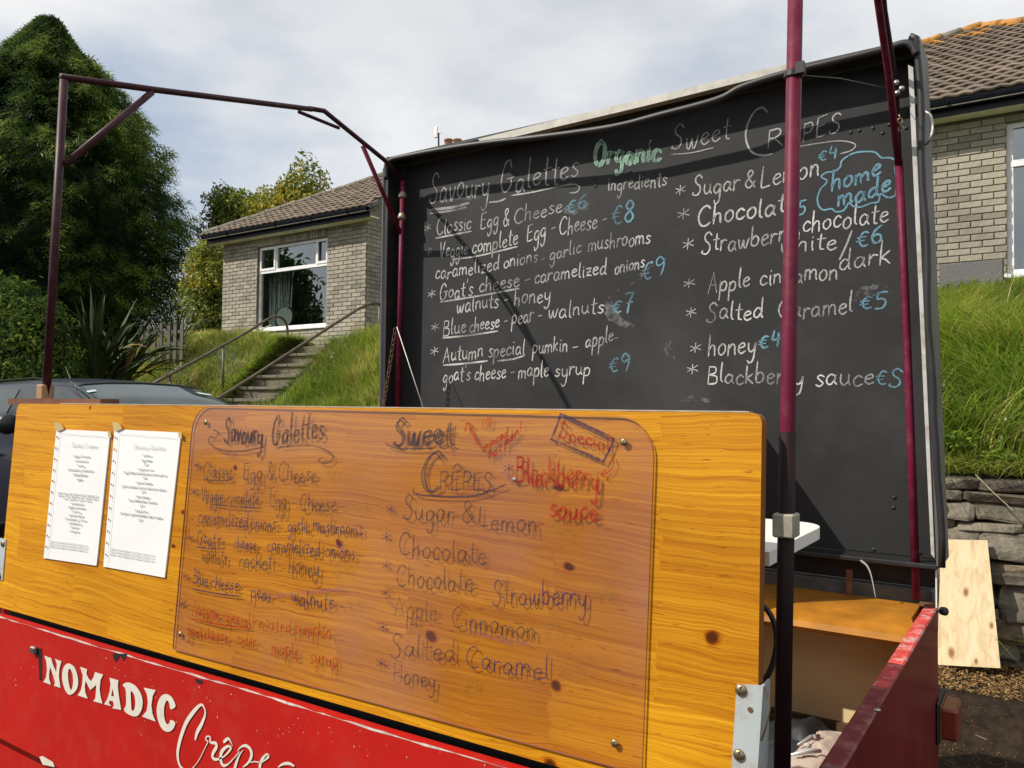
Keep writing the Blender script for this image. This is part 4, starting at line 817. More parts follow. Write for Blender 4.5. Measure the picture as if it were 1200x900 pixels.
for i, (x, y, a, b, l, cl) in enumerate([(935, 873, 960, 862, 'grey metal tongs lying beside the paper in the trailer', (.35, .34, .32)), (926, 885, 962, 880, 'thin white spatula lying beside the paper in the trailer', (.6, .6, .57))]):
    mb = MB(); p, q = onZ(x, y, .83), onZ(a, b, .835); mb.tube([p, p.lerp(q, .6)+Vector((0, 0, .004)), q], [.003, .006, .004], 6)
    mb.obj('utensil', mat('utensil_metal', cl, .35, metal=.4), None, True, label=l, cat='utensil', group='utensils in the trailer')
for i, (x, y) in enumerate([(953, 862), (946, 871), (940, 878)]):
    mb = MB(); p = onZ(x, y, .84); mb.lathe(p-Vector((0, 0, .01)), (0, 0.2, 1), [(.003, 0), (.008, .002), (.008, .007), (.005, .010), (.001, .011)], 9)
    for j in range(len(mb.v)): v = Vector(mb.v[j]); mb.v[j] = tuple(v+Vector((1, 1, .6))*noise.noise(v*160)*.004)
    mb.obj('tissue', mat('grey_tissue', (.42, .40, .36), .9), None, True, label=['crumpled white tissue nearest the cream wall of the trailer', 'crumpled white tissue between two others in the trailer', 'crumpled white tissue nearest the maroon pole sleeve'][i], cat='tissue', group='crumpled tissues in the trailer')

# --- the two printed menus in plastic sleeves
MS = Surf(PP, PN, .0032)
M_TAPE = mat('yellowed_tape', (.55, .38, .14), .3, coat=.5)
def menu(cor, strip, label, heading, lines, foot):
    t = empty('menu_sheet', tuple(onP(*cor[3], PP, PN)), label, 'menu', 'printed menus taped to the flap')
    mb = MB(); nx, ny = 8, 12; g = []
    q = [MS.at(*p) for p in cor]     # TL TR BR BL
    for j in range(ny+1):
        for i in range(nx+1):
            a, b = i/nx, j/ny; p = q[0].lerp(q[1], a).lerp(q[3].lerp(q[2], a), b)
            e = min(a, 1-a, b, 1-b); g.append(p+PN*(.0006*noise.noise(Vector((a*3, b*4, q[0].x)))+.0012*abs(noise.noise(Vector((a*2+b*2, b*6-a*5, 3))))*min(1, e*8)))
    mb.add(g, [(j*(nx+1)+i, (j+1)*(nx+1)+i, (j+1)*(nx+1)+i+1, j*(nx+1)+i+1) for j in range(ny) for i in range(nx)])
    per = [i for i in range(nx+1)]+[j*(nx+1)+nx for j in range(1, ny+1)]+[ny*(nx+1)+i for i in range(nx-1, -1, -1)]+[j*(nx+1) for j in range(ny-1, 0, -1)]
    np_ = len(per); mb.add([g[i] for i in per]+[g[i]-PN*.0028 for i in per], [(i, (i+1) % np_, np_+(i+1) % np_, np_+i) for i in range(np_)])
    mb.obj('paper', M_PAPER, t, True)
    S2 = Surf(PP, PN, .0062)
    def at(a, b): p = Vector(cor[0]+(0,)).lerp(Vector(cor[1]+(0,)), a).lerp(Vector(cor[3]+(0,)).lerp(Vector(cor[2]+(0,)), a), b); return p.x, p.y
    mb = MB()
    def put(s, c_, b, half, xh, w, al='c'):
        x0_, y0_ = at(c_-half, b); x1_, y1_ = at(c_+half, b); S2.write(mb, s, x0_, y0_, x1_, y1_, xh, w=w, slant=0, jit=0, wob=0)
    put(heading, .55, .125, .24, 2.4, .6)
    for (s, b, h) in lines: put(s, .52, b, h, 1.1, .75)
    for b in foot: put('mmm nnm mmmn mn mmm nmmm mn', .44, b, .36, .9, .6)
    mb.obj('printed_text', M_PRINT, t, kind='stuff')
    mb = MB(); S2.line(mb, [at(.06, .0), at(.06, .5), at(.06, 1.0)], .7, jit=0); S2.line(mb, [at(.06, .03), at(.6, .035), at(.97, .04)], .4, jit=0); mb.obj('sleeve_seam', M_PRINT, t)
    mb = MB()
    for i in range(11):
        x, y = at(.025, .06+.085*i); S2.poly(mb, [(x-.8, y-1.2), (x+.8, y-1.0), (x+.7, y+1.2), (x-.9, y+1.1)])
    mb.obj('punched_hole', M_PEDGE, t)
    mb = MB(); x, y = at(.02, -.01); S2.poly(mb, [(x-4, y-7), (x+3, y-6), (x+8, y+1), (x+1, y+4), (x-3, y+2)]); mb.obj('tape', M_TAPE, t); mb = MB(); x, y = at(.98, 0); S2.poly(mb, [(x-2, y-1), (x+2, y), (x+3, y+7), (x-1, y+6)])
    mb.obj('tape', M_TAPE, t)
menu([(66, 503), (129, 506), (113, 663), (51, 654)], None, 'printed white sweet menu sheet, the left one taped on the flap', 'Sweet Crepes',
     [('sugar & lemon', .20, .16), ('chocolate', .235, .12), ('honey', .27, .07), ('strawberry chocolate', .305, .24), ('salted caramel', .34, .13), ('apple', .375, .05), ('nnm mmn mn mmn mnm mmmn nm', .49, .38), ('mmn nm mmmn mn mnm mm', .51, .37), ('mn mmm nmn mm', .53, .26), ('chocolate', .56, .12), ('apple cinnamon', .59, .16), ('honey', .62, .09), ('caramel sauce', .65, .14), ('strawberry white', .68, .2), ('blackberry', .71, .12), ('lemon', .74, .08), ('maple', .77, .09)], [.865, .885, .905])
menu([(134, 503), (212, 507), (193, 677), (121, 664)], None, 'printed white savoury menu sheet, the right one beside the clear sheet', 'Savoury Galettes',
     [('classic', .175, .07), ('egg cheese', .21, .08), ('€6', .24, .03), ('vegetarian', .275, .13), ('egg cheese caramelized onions garlic', .305, .33), ('€8', .335, .03), ('goats cheese', .37, .12), ('goats cheese onions walnuts rocket', .405, .34), ('€9', .435, .03), ('blue cheese', .47, .1), ('blue cheese pear walnuts', .50, .22), ('€7', .535, .03), ('special', .57, .1), ('pumpkin goats cheese cider maple', .60, .33), ('€9', .635, .03)], [.865, .885, .905])

# ================================================================ THE PLACE
def ss(a, b, x):
    t = min(1, max(0, (x-a)/(b-a))); return t*t*(3-2*t)
def lerp(a, b, t): return a+(b-a)*t
STX0, STX1 = -11.25, -9.98
def plateau(x):
    if x < -14: return lerp(1.6, 2.92, ss(-22, -14, x))
    if x < -11.3: return lerp(2.92, 2.78, ss(-14, -11.3, x))
    return lerp(2.70, 2.93, ss(-9.6, -7.5, x))
def terrain(x, y, raw=False):
    near = .32*ss(-3.5, -6.5, x) + .19*ss(4.45, 4.62, y)*ss(-6.5, -3.5, x)
    if y < 5.50: return near+.012*noise.noise(Vector((x*.8, y*.8, 0)))*ss(0, .1, abs(y-4.55))
    t = (y-5.36)/(9.35-5.36)
    z = lerp(1.26, plateau(x), min(1, t)**.95)
    w = ss(-3.6, -6.2, x)
    if w > 0: z = lerp(z, float(np.interp(y, [5.36, 8.0, 9.35], [.62, 1.52, plateau(x)])), w)
    z += .07*noise.noise(Vector((x*.7, y*.7, 3)))*min(1, t*3)*(1 if y < 9.5 else max(0, 1-(y-9.5)*3))
    if not raw and STX0-.05 < x < STX1+.05 and 6.3 < y < 9.9: z = min(z, stair_z(y)-.12)
    return z
def stair_z(y): return 2.52+.2*math.floor((y-9.30)/.29+1e-6) if y < 9.3 else 2.66
M_GROUND = mat('dark_dirty_asphalt', (.024, .017, .012), .95, spec=.08, var=.4, scale=22, bump=.6, bscale=45, dirt=(.060, .038, .024), dscale=9, damt=.6)
M_SOIL = mat('bank_soil', (.055, .065, .022), .95, var=.4, scale=6, bump=.6, bscale=20)
xs = sorted(set([-2500, -600, -160, -60, -40, -30] + [round(-24+.45*i, 3) for i in range(67)] + [STX0-.04, STX1+.04, STX0-.06, STX1+.06] + [10, 20, 60, 160, 600, 2500]))
ys = sorted(set([-2500, -600, -160, -60, -20, -8, -3, 0, 2, 3, 3.6, 4.2, 4.45, 4.5, 4.55, 4.6, 4.65, 4.9, 5.1, 5.3, 5.495, 5.505] + [round(5.6+.3*i, 3) for i in range(17)] + [11, 14, 18, 26, 50, 160, 600, 2500]))
vs, fs, mi = [], [], []
for y in ys:
    for x in xs:
        xx = min(max(x, -40), 20); yy = min(max(y, -8), 26); vs.append((x, y, terrain(xx, yy)))
nx = len(xs)
for j in range(len(ys)-1):
    for i in range(nx-1): fs.append((j*nx+i, j*nx+i+1, (j+1)*nx+i+1, (j+1)*nx+i)); mi.append(1 if ys[j] > 5.4 else 0)
me = bpy.data.meshes.new('ground'); me.from_pydata(vs, [], fs); me.materials.append(M_GROUND); me.materials.append(M_SOIL)
me.polygons.foreach_set('material_index', mi); me.polygons.foreach_set('use_smooth', [True]*len(fs)); tag(link('ground', me), kind='structure')

# ---- blades, leaves, needles: numpy builders with a random tint per face
rng = np.random.default_rng(11)
def np_mesh(name, V, Fq, tint, m, parent=None, **kw):
    """V (n,3), Fq (k,c) index rows (one fixed corner count), tint (k,)"""
    me = bpy.data.meshes.new(name); V = np.asarray(V, np.float32); Fq = np.asarray(Fq, np.int32); k, c = Fq.shape
    me.vertices.add(len(V)); me.vertices.foreach_set('co', V.ravel()); me.loops.add(k*c); me.loops.foreach_set('vertex_index', Fq.ravel())
    me.polygons.add(k); me.polygons.foreach_set('loop_start', np.arange(0, k*c, c, dtype=np.int32)); me.polygons.foreach_set('loop_total', np.full(k, c, np.int32))
    a = me.attributes.new('tint', 'FLOAT', 'FACE'); a.data.foreach_set('value', np.asarray(tint, np.float32)); me.update(calc_edges=True)
    return tag(link(name, me, m, parent), **kw)
def blades(base, h, w, lean, seg, tint, az=None):
    """curved grass blades: base (n,3), h, w, lean arrays"""
    n = len(base); az = rng.uniform(0, 2*np.pi, n) if az is None else az; d = np.stack([np.cos(az), np.sin(az), 0*az], 1); s = np.stack([-np.sin(az+.3), np.cos(az+.3), 0*az], 1)
    rows = []
    for i in range(seg+1):
        t = i/seg; c = base+d*(lean*h*t**1.8)[:, None]; c[:, 2] += h*(t-.45*lean*t**2.2); ww = w*(1-t*.92)
        rows.append(c-s*ww[:, None]); rows.append(c+s*ww[:, None])
    V = np.stack(rows, 1).reshape(-1, 3); b = np.arange(n)[:, None]*(2*(seg+1))
    Fq = np.concatenate([np.concatenate([b+2*i, b+2*i+1, b+2*i+3, b+2*i+2], 1)[:, None] for i in range(seg)], 1).reshape(-1, 4)
    return V, Fq, np.repeat(tint, seg)
def cards(c, nrm, size, asp, tint, bend=.25):
    """small pointed leaves at c with normals nrm"""
    n = len(c); r = rng.normal(size=(n, 3)); u = np.cross(nrm, r); u /= np.linalg.norm(u, axis=1)[:, None]+1e-9; v = np.cross(nrm, u)
    S_ = size[:, None]; tip = c+u*S_; bk = c-u*S_; m1 = c+v*S_*asp+nrm*S_*bend*.5; m2 = c-v*S_*asp+nrm*S_*bend*.5
    V = np.stack([bk, m1, tip-nrm*S_*bend, m2], 1).reshape(-1, 3); b = np.arange(n)[:, None]*4
    return V, b+np.array([[0, 1, 2, 3]]), tint
def tz(x, y): return np.array([terrain(a, b, True) for a, b in zip(x, y)])
M_GRASS = attr_mat('grass_blades', [(0, (.07, .14, .015)), (.35, (.17, .28, .028)), (.7, (.32, .40, .05)), (.9, (.48, .46, .11)), (1, (.52, .42, .18))], rough=.4, trans=.42, spec=.5)
def lawn(name, x0, x1, y0, y1, n, h0, h1, w, seg, lean, label, cut=None, dry=0.12):
    x = rng.uniform(x0, x1, n); y = rng.uniform(y0, y1, n)
    if cut is not None: k = cut(x, y); x, y = x[k], y[k]
    n = len(x); z = tz(x, y)-.02
    cl = 1.5*np.array([noise.noise(Vector((a*2.4, b*2.4, 1))) for a, b in zip(x, y)]); cl2 = np.array([noise.noise(Vector((a*.6, b*.6, 9))) for a, b in zip(x, y)])
    h = (rng.uniform(h0, h1, n))*(1+.45*cl)*(np.clip(1-(y-7.4)*.42, .26, 1) if name == 'long_grass' else 1); tint = np.clip((.42 if name == 'long_grass' else .62)+.30*cl2+.22*cl+rng.normal(0, .16, n)+(rng.uniform(0, 1, n) < dry)*.5, 0, 1)
    tint = np.clip(tint+np.where(y < y0+.35, .25*rng.uniform(0, 1, n), 0), 0, 1)
    az = -1.4+2.6*np.array([noise.noise(Vector((a*1.3, b*1.3, 5))) for a, b in zip(x, y)])*1.6+rng.normal(0, .75, n)
    V, Fq, t = blades(np.stack([x, y, z], 1), h, np.full(n, w)*rng.uniform(.6, 1.3, n), rng.uniform(lean*.3, lean, n), seg, tint, az)
    return np_mesh(name, V, Fq, t, M_GRASS, label=label, cat='grass', kind='stuff')
nostair = lambda x, y: ~((x > STX0-.1) & (x < STX1+.02) & (y > 6) & (y < 9.75))
lawn('long_grass', -2.2, 2.2, 5.44, 9.75, 36000, .20, .52, .0058, 4, 1.5, 'long lush grass on the bank above the stone wall at right', dry=.05)
lawn('bank_grass', -9.8, -5.5, 6.6, 10.1, 34000, .12, .34, .008, 3, 1.0, 'sunny green grass on the bank right of the garden steps', nostair)
lawn('bank_grass', -20, -11.2, 6.6, 10.1, 46000, .10, .28, .009, 3, 1.0, 'yellowish rough grass on the bank left of the garden steps', nostair, dry=.3)
lawn('bank_grass', -5.5, -2.2, 5.42, 9.9, 7000, .12, .28, .008, 2, .8, 'grass on the bank hidden behind the blackboard', dry=.1)
n = 2600; x = rng.uniform(-1.6, 1.8, n); y = rng.uniform(5.40, 5.56, n); V, Fq, t = blades(np.stack([x, y, np.full(n, 1.25)], 1), rng.uniform(.08, .30, n), np.full(n, .004), rng.uniform(.5, 2.2, n), 4, rng.uniform(.45, 1, n), rng.normal(-1.57, .9, n))
np_mesh('dry_fringe', V, Fq, t, M_GRASS, label='brown dry grass fringe drooping over the top of the stone wall', cat='grass', kind='stuff')
n = 900; x = rng.uniform(-1.6, 1.8, n); y = rng.uniform(5.5, 9.2, n); V, Fq, t = blades(np.stack([x, y, tz(x, y)], 1), rng.uniform(.25, .6, n), np.full(n, .0032), rng.uniform(.3, 1.6, n), 4, rng.uniform(.8, 1, n), rng.normal(-1.2, 1.1, n))
np_mesh('dead_stalks', V, Fq, t, M_GRASS, label='dead straw stalks among the long grass of the right bank', cat='grass', kind='stuff')
n = 5200; y = rng.uniform(6.8, 9.95, n); x = np.where(rng.uniform(0, 1, n) < .72, STX0-.03-rng.exponential(.08, n), STX1+.03+rng.exponential(.06, n)); az_ = np.where(x < -10.5, 0.0, np.pi)+rng.normal(0, .6, n)
V, Fq, t = blades(np.stack([x, y, tz(x, y)-.03], 1), rng.uniform(.14, .34, n), np.full(n, .007), rng.uniform(1.0, 2.2, n), 3, np.clip(rng.normal(.5, .22, n), 0, 1), az_)
np_mesh('edge_grass', V, Fq, t, M_GRASS, label='grass hanging over both edges of the garden steps', cat='grass', kind='stuff')
# weeds at the wall's foot of the bank
x = rng.uniform(-.75, .35, 700); y = rng.uniform(5.38, 5.62, 700)
nn = rng.normal(size=(700, 3)); nn[:, 2] = abs(nn[:, 2])+.6; nn[:, 1] -= .6; nn /= np.linalg.norm(nn, axis=1)[:, None]
V, Fq, t = cards(np.stack([x, y, 1.30+rng.uniform(0, .10, 700)+.10*(x < -.35)], 1), nn, rng.uniform(.012, .032, 700), .45, rng.uniform(.1, .6, 700))
np_mesh('weeds', V, Fq, t, M_GRASS, label='leafy weeds along the top of the stone wall beneath the grass', cat='weeds', kind='stuff')
M_LIT = attr_mat('dry_litter', [(0, (.06, .035, .015)), (.4, (.19, .095, .03)), (.75, (.33, .19, .06)), (1, (.42, .29, .12))], rough=.8)
def litter(name, n, x0, x1, y0, y1, s, dz, label, lo=0., hi=1.):
    x = rng.uniform(x0, x1, n); y = rng.uniform(y0, y1, n); z = np.array([terrain(a, b) for a, b in zip(x, y)])+rng.uniform(.002, dz, n)
    nn = rng.normal(size=(n, 3))*.35; nn[:, 2] = 1; nn /= np.linalg.norm(nn, axis=1)[:, None]
    V, Fq, t = cards(np.stack([x, y, z], 1), nn, rng.uniform(.4, 1, n)*s, .16, rng.uniform(lo, hi, n)); np_mesh(name, V, Fq, t, M_LIT, label=label, cat='litter', kind='stuff')
litter('dry_needles', 14000, -1.2, 1.6, 4.66, 5.3, .019, .02, 'dry orange needles along the foot of the stone wall', .25)
litter('leaf_litter', 16000, -1.4, 2.2, 2.6, 4.6, .013, .008, 'dark scattered leaf litter on the ground behind the trailer', 0, .42)
mb = MB()
for i in range(14):
    x, y = random.uniform(-.9, 1.2), random.uniform(3.2, 4.9); a = random.uniform(0, 3.1); z = terrain(x, y)+.008; l = random.uniform(.04, .16)
    mb.tube([(x, y, z), (x+math.cos(a)*l*.5, y+math.sin(a)*l*.5, z+.012), (x+math.cos(a)*l, y+math.sin(a)*l, z)], [.003, .0025, .0015], 5)
mb.obj('twigs', mat('twig_bark', (.16, .11, .07), .8), None, label='small dry twigs scattered on the ground by the wall', cat='twigs', kind='stuff')

# ---- dry stone wall
SM = [mat('wall_stone_%s' % k, c, .85, var=.35, scale=14, bump=1.0, bscale=34, dirt=d, dscale=11, damt=.55) for k, c, d in
      (('grey', (.185, .160, .120), (.075, .08, .035)), ('brown', (.165, .122, .080), (.07, .07, .03)), ('pale', (.26, .23, .17), (.10, .10, .05)), ('dark', (.11, .09, .068), (.15, .09, .045)))]
wall = empty('stone_wall', (0, 5.3, 0), 'dry stone retaining wall holding the grass bank at right', 'stone wall')
def stone_verts(w, h, d, seed, e=.22):
    vs = []
    g = [-1, -.62, .62, 1]
    keep = {}
    fs = []
    def vid(i, j, k):
        key = (i, j, k)
        if key not in keep:
            p = Vector((g[i], g[j], g[k])); q = p.copy(); nrm = Vector([abs(c)**7 for c in p]); m_ = sum(nrm)**(1/7)
            q = p/max(m_, .8)*1.0 if m_ > 1 else p
            q = Vector((q.x*w/2, q.y*d/2, q.z*h/2)); nv = noise.noise_vector(Vector((q.x*5+seed, q.y*5, q.z*7+seed*.7)))
            nw = noise.noise_vector(Vector((q.x*19+seed, q.y*19, q.z*19))); q += Vector((nv.x*w*.12+nw.x*.008, nv.y*.04+nw.y*.016, nv.z*h*.20+nw.z*.009)); keep[key] = len(vs); vs.append(q)
        return keep[key]
    for a in range(3):
        for b in range(3):
            fs += [(vid(a, 0, b), vid(a+1, 0, b), vid(a+1, 0, b+1), vid(a, 0, b+1)), (vid(a, b, 0), vid(a, b+1, 0), vid(a+1, b+1, 0), vid(a+1, b, 0)), (vid(a, b, 3), vid(a+1, b, 3), vid(a+1, b+1, 3), vid(a, b+1, 3)),
                   (vid(0, a, b), vid(0, a, b+1), vid(0, a+1, b+1), vid(0, a+1, b)), (vid(3, a, b), vid(3, a+1, b), vid(3, a+1, b+1), vid(3, a, b+1))]
    return vs, fs
def rubble(x0, x1, single):
    z = .08; rowi = 0; mbs = None
    hs = [.15, .10, .12, .06, .15, .07, .06, .17, .055, .11, .07, .075, .06, .05]
    if not single: mb = MB()
    while z < 1.20 and rowi < len(hs):
        h = hs[rowi]; x = x0-random.uniform(0, .2)
        h = min(h, 1.262-z)
        while x < x1:
            w = h*random.uniform(1.3, 3.4) if h > .09 else random.uniform(.16, .46)
            hh = h*random.uniform(.95, 1.08); v, f = stone_verts(w, hh, .22, random.uniform(0, 99))
            rot = Matrix.Rotation(random.gauss(0, .025), 3, 'Y'); p = Vector((x+w/2, 5.40+random.uniform(-.022, .02), z+hh/2))
            if single:
                m1 = MB(); m1.add([rot @ q+p for q in v], f); m1.obj('stone', random.choices(SM, [4, 3, 2, 2])[0], wall, h > .5)
            else:
                mb.cur = random.randrange(4); mb.add([rot @ q+p for q in v], f)
            x += w-.012
        z += h-.004; rowi += 1
    if not single: mb.obj('far_stones', SM, wall, kind='stuff')
rubble(-1.3, 1.5, True); rubble(-4.2, -1.4, False); rubble(1.7, 7, False)
mb = MB(); mb.box((-4.3, 5.47, -.2), (8, 5.56, 1.235)); mb.obj('wall_core', mat('dark_wall_core', (.025, .022, .018), .95), wall)
# dead stalk and leafy rosette on the wall
mb = MB(); mb.tube([onY(1143, 556, 5.22), onY(1165, 578, 5.20), onY(1187, 598, 5.18)], [.0035, .003, .002], 5)
mb.obj('dead_stalk', mat('pale_stalk', (.42, .36, .22), .7), None, label='pale dead stalk hanging over the top of the stone wall', cat='stalk')

# ---- plywood plank leaning on the wall
bt, bb = 5.24, 5.02
qa, qb = onY(1103, 632, bt), onY(1157, 633, bt); qc, qd = onY(1172.5, 783, bb), onY(1098, 779, bb)
def plank_mat():
    m = mat('pale_plywood', (.62, .48, .28), .7, var=.04, scale=4); nt = m.node_tree; b = nt.nodes['Principled BSDF']
    tc = N(nt, 'ShaderNodeTexCoord'); mp = N(nt, 'ShaderNodeMapping'); mp.inputs['Scale'].default_value = (26, 26, 1.6); L(nt, tc.outputs['Object'], mp.inputs[0])
    n = N(nt, 'ShaderNodeTexNoise', i_Scale=1.0, i_Detail=6.0, i_Roughness=.6); L(nt, mp.outputs[0], n.inputs[0]); n.inputs['Distortion'].default_value = .6
    r = ramp(nt, n.outputs[0], [(.3, (.50, .36, .19)), (.5, (.64, .50, .30)), (.7, (.70, .57, .37))]); co = r.outputs[0]
    sp = N(nt, 'ShaderNodeSeparateXYZ'); L(nt, tc.outputs['Object'], sp.inputs[0])
    for (x, y, s) in ((1132, 694, .022), (1115, 765, .026), (1144, 775, .014), (1162, 733, .016)):
        k = onY(x, y, lerp(bb, bt, (783-y)/150))
        v = N(nt, 'ShaderNodeVectorMath', operation='SUBTRACT'); L(nt, tc.outputs['Object'], v.inputs[0]); v.inputs[1].default_value = (k.x, k.y, k.z)
        v2 = N(nt, 'ShaderNodeVectorMath', operation='MULTIPLY'); L(nt, v.outputs[0], v2.inputs[0]); v2.inputs[1].default_value = (1/s, .3/s, .55/s)
        ln = N(nt, 'ShaderNodeVectorMath', operation='LENGTH'); L(nt, v2.outputs[0], ln.inputs[0])
        rr = ramp(nt, ln.outputs['Value'], [(.22, (1, 1, 1)), (.95, (0, 0, 0))], 'EASE')
        mm = N(nt, 'ShaderNodeMixRGB'); L(nt, rr.outputs[0], mm.inputs[0]); L(nt, co, mm.inputs[1]); mm.inputs[2].default_value = (.26, .11, .03, 1); co = mm.outputs[0]
    L(nt, co, b.inputs['Base Color']); return m
nrm_ = (qb-qa).cross(qd-qa).normalized()*.018
if nrm_.y < 0: nrm_ = -nrm_
mb = MB(); mb.add([qa, qb, qc, qd, qa+nrm_, qb+nrm_, qc+nrm_, qd+nrm_], [(0, 3, 2, 1), (4, 5, 6, 7), (0, 1, 5, 4), (1, 2, 6, 5), (2, 3, 7, 6), (3, 0, 4, 7)])
mb.obj('plywood_board', plank_mat(), None, label='pale plywood board with brown knots leaning on the stone wall', cat='board')

# ---- bungalows
BR = [mat('buff_brick_%s' % k, c, .9, var=.12, scale=30, bump=.4, bscale=120) for k, c in (('a', (.36, .325, .262)), ('b', (.325, .295, .24)), ('c', (.39, .355, .285)), ('d', (.25, .222, .175)))]
for m_ in BR:       # slow weathering over the whole wall, by position
    t_ = m_.node_tree; b_ = t_.nodes['Principled BSDF']; src = b_.inputs['Base Color'].links[0].from_socket
    ge = N(t_, 'ShaderNodeNewGeometry'); nn_ = N(t_, 'ShaderNodeTexNoise', i_Scale=1.3, i_Detail=6.0, i_Roughness=.65); L(t_, ge.outputs['Position'], nn_.inputs[0])
    rr_ = ramp(t_, nn_.outputs[0], [(.32, (.70, .70, .68)), (.5, (1, 1, 1)), (.7, (1.1, 1.08, 1.0))]); mu = N(t_, 'ShaderNodeMixRGB', blend_type='MULTIPLY', n0=1.0)
    L(t_, src, mu.inputs[1]); L(t_, rr_.outputs[0], mu.inputs[2]); L(t_, mu.outputs[0], b_.inputs['Base Color'])
M_MORT = mat('grey_mortar', (.17, .155, .13), .95, var=.2, scale=20)
M_NAVY = mat('navy_gutter_plastic', (.007, .010, .020), .4, spec=.35)
M_SOFF = mat('cream_soffit', (.80, .77, .64), .6)
M_UPVC = mat('white_upvc', (.80, .80, .79), .35)
M_UPVG = mat('grey_upvc', (.40, .42, .41), .4)
M_TILE = [mat('roof_tile_%s' % k, c, .9, var=.3, scale=10, bump=.5, bscale=60, dirt=d, dscale=14, damt=.6) for k, c, d in (('a', (.150, .112, .080), (.20, .18, .14)), ('b', (.115, .088, .066), (.19, .15, .09)), ('c', (.185, .140, .100), (.08, .075, .045)))]
M_LICH = mat('orange_lichen_tile', (.42, .20, .04), .95, var=.4, scale=18, dirt=(.30, .25, .18), dscale=9, damt=.8, bump=.6)
M_RIDG = mat('mossy_ridge', (.20, .18, .14), .95, var=.3, scale=12, bump=.6)
def glass(name, tint=(.02, .025, .03), refl=.5):
    m = bpy.data.materials.new(name); m.use_nodes = True; nt = m.node_tree; nt.nodes.clear()
    o = N(nt, 'ShaderNodeOutputMaterial'); t = N(nt, 'ShaderNodeBsdfTransparent'); t.inputs[0].default_value = (.75, .80, .78, 1)
    g = N(nt, 'ShaderNodeBsdfGlossy'); g.inputs['Roughness'].default_value = .01; g.inputs[0].default_value = (.9, .95, 1, 1)
    lw = N(nt, 'ShaderNodeLayerWeight', i_Blend=.5); r = ramp(nt, lw.outputs['Facing'], [(0, (refl*.35,)*3), (.5, (refl*.6,)*3), (.8, (refl,)*3), (1, (1, 1, 1))])
    x = N(nt, 'ShaderNodeMixShader'); L(nt, r.outputs[0], x.inputs[0]); L(nt, t.outputs[0], x.inputs[1]); L(nt, g.outputs[0], x.inputs[2]); L(nt, x.outputs[0], o.inputs[0]); return m
M_GL = glass('window_glass', refl=.38); M_GLR = glass('window_glass_strong', refl=.6)
FY = 10.2
BME = []
for m_ in BR:
    b = MB(); b.box((-.1075, 0, -.0325), (.1075, .03, .0325), bev=.004); e = b.me('brick'); e.materials.append(m_); BME.append(e)
NB = [0]
def brickwork(house, x0, x1, z0, z1, holes=(), axis='X', plane=FY, singles=None, sgn=1):
    """running bond; bricks inside 'singles' (x range) become parts of their own, the rest one mesh"""
    mb = MB(); rows = int((z1-z0)/.075)
    for r in range(rows):
        z = z0+.0375+r*.075; x = x0-(.1125 if r % 2 else 0)
        while x < x1-.02:
            a, b = max(x, x0), min(x+.215, x1); x += .225
            segs = [(a, b)]
            for (hx0, hx1, hz0, hz1) in holes:
                if hz0 < z+.02 and z-.02 < hz1:
                    q = []
                    for (a_, b_) in segs:
                        if b_ <= hx0 or a_ >= hx1: q.append((a_, b_)); continue
                        if a_ < hx0: q.append((a_, hx0))
                        if b_ > hx1: q.append((hx1, b_))
                    segs = q
            for (a_, b_) in segs:
                if b_-a_ < .02: continue
                full = b_-a_ > .2; py = random.uniform(-.0025, .0025)
                if singles and NB[0] < 520 and singles[0] <= a_ and b_ <= singles[1] and axis == 'X' and z > singles[2]:
                    NB[0] += 1; o = bpy.data.objects.new('brick', random.choices(BME, [4, 3, 2, 1.5])[0]); COL.objects.link(o); o.parent = house
                    o.location = Vector(((a_+b_)/2, plane-.009+py, z))-house.location; o.scale = ((b_-a_)/.215, 1, 1)
                else:
                    mb.cur = random.choices([0, 1, 2, 3], [4, 3, 2, 2])[0]
                    if axis == 'X': mb.box((a_, plane-.009+py, z-.0325), (b_, plane+.02, z+.0325))
                    else: mb.box((plane-.02 if sgn > 0 else plane-.009+py, a_, z-.0325), (plane+.009+py if sgn > 0 else plane+.02, b_, z+.0325))
    if mb.v: mb.obj('brickwork', BR, house, kind='stuff')
def soldier(house, x0, x1, z0, plane=FY):
    x = x0
    while x < x1-.03:
        o = bpy.data.objects.new('brick', random.choice(BME)); COL.objects.link(o); o.parent = house
        o.rotation_euler = (0, math.pi/2, 0); o.location = Vector((x+.0325, plane-.011, z0+.1075))-house.location; x += .075
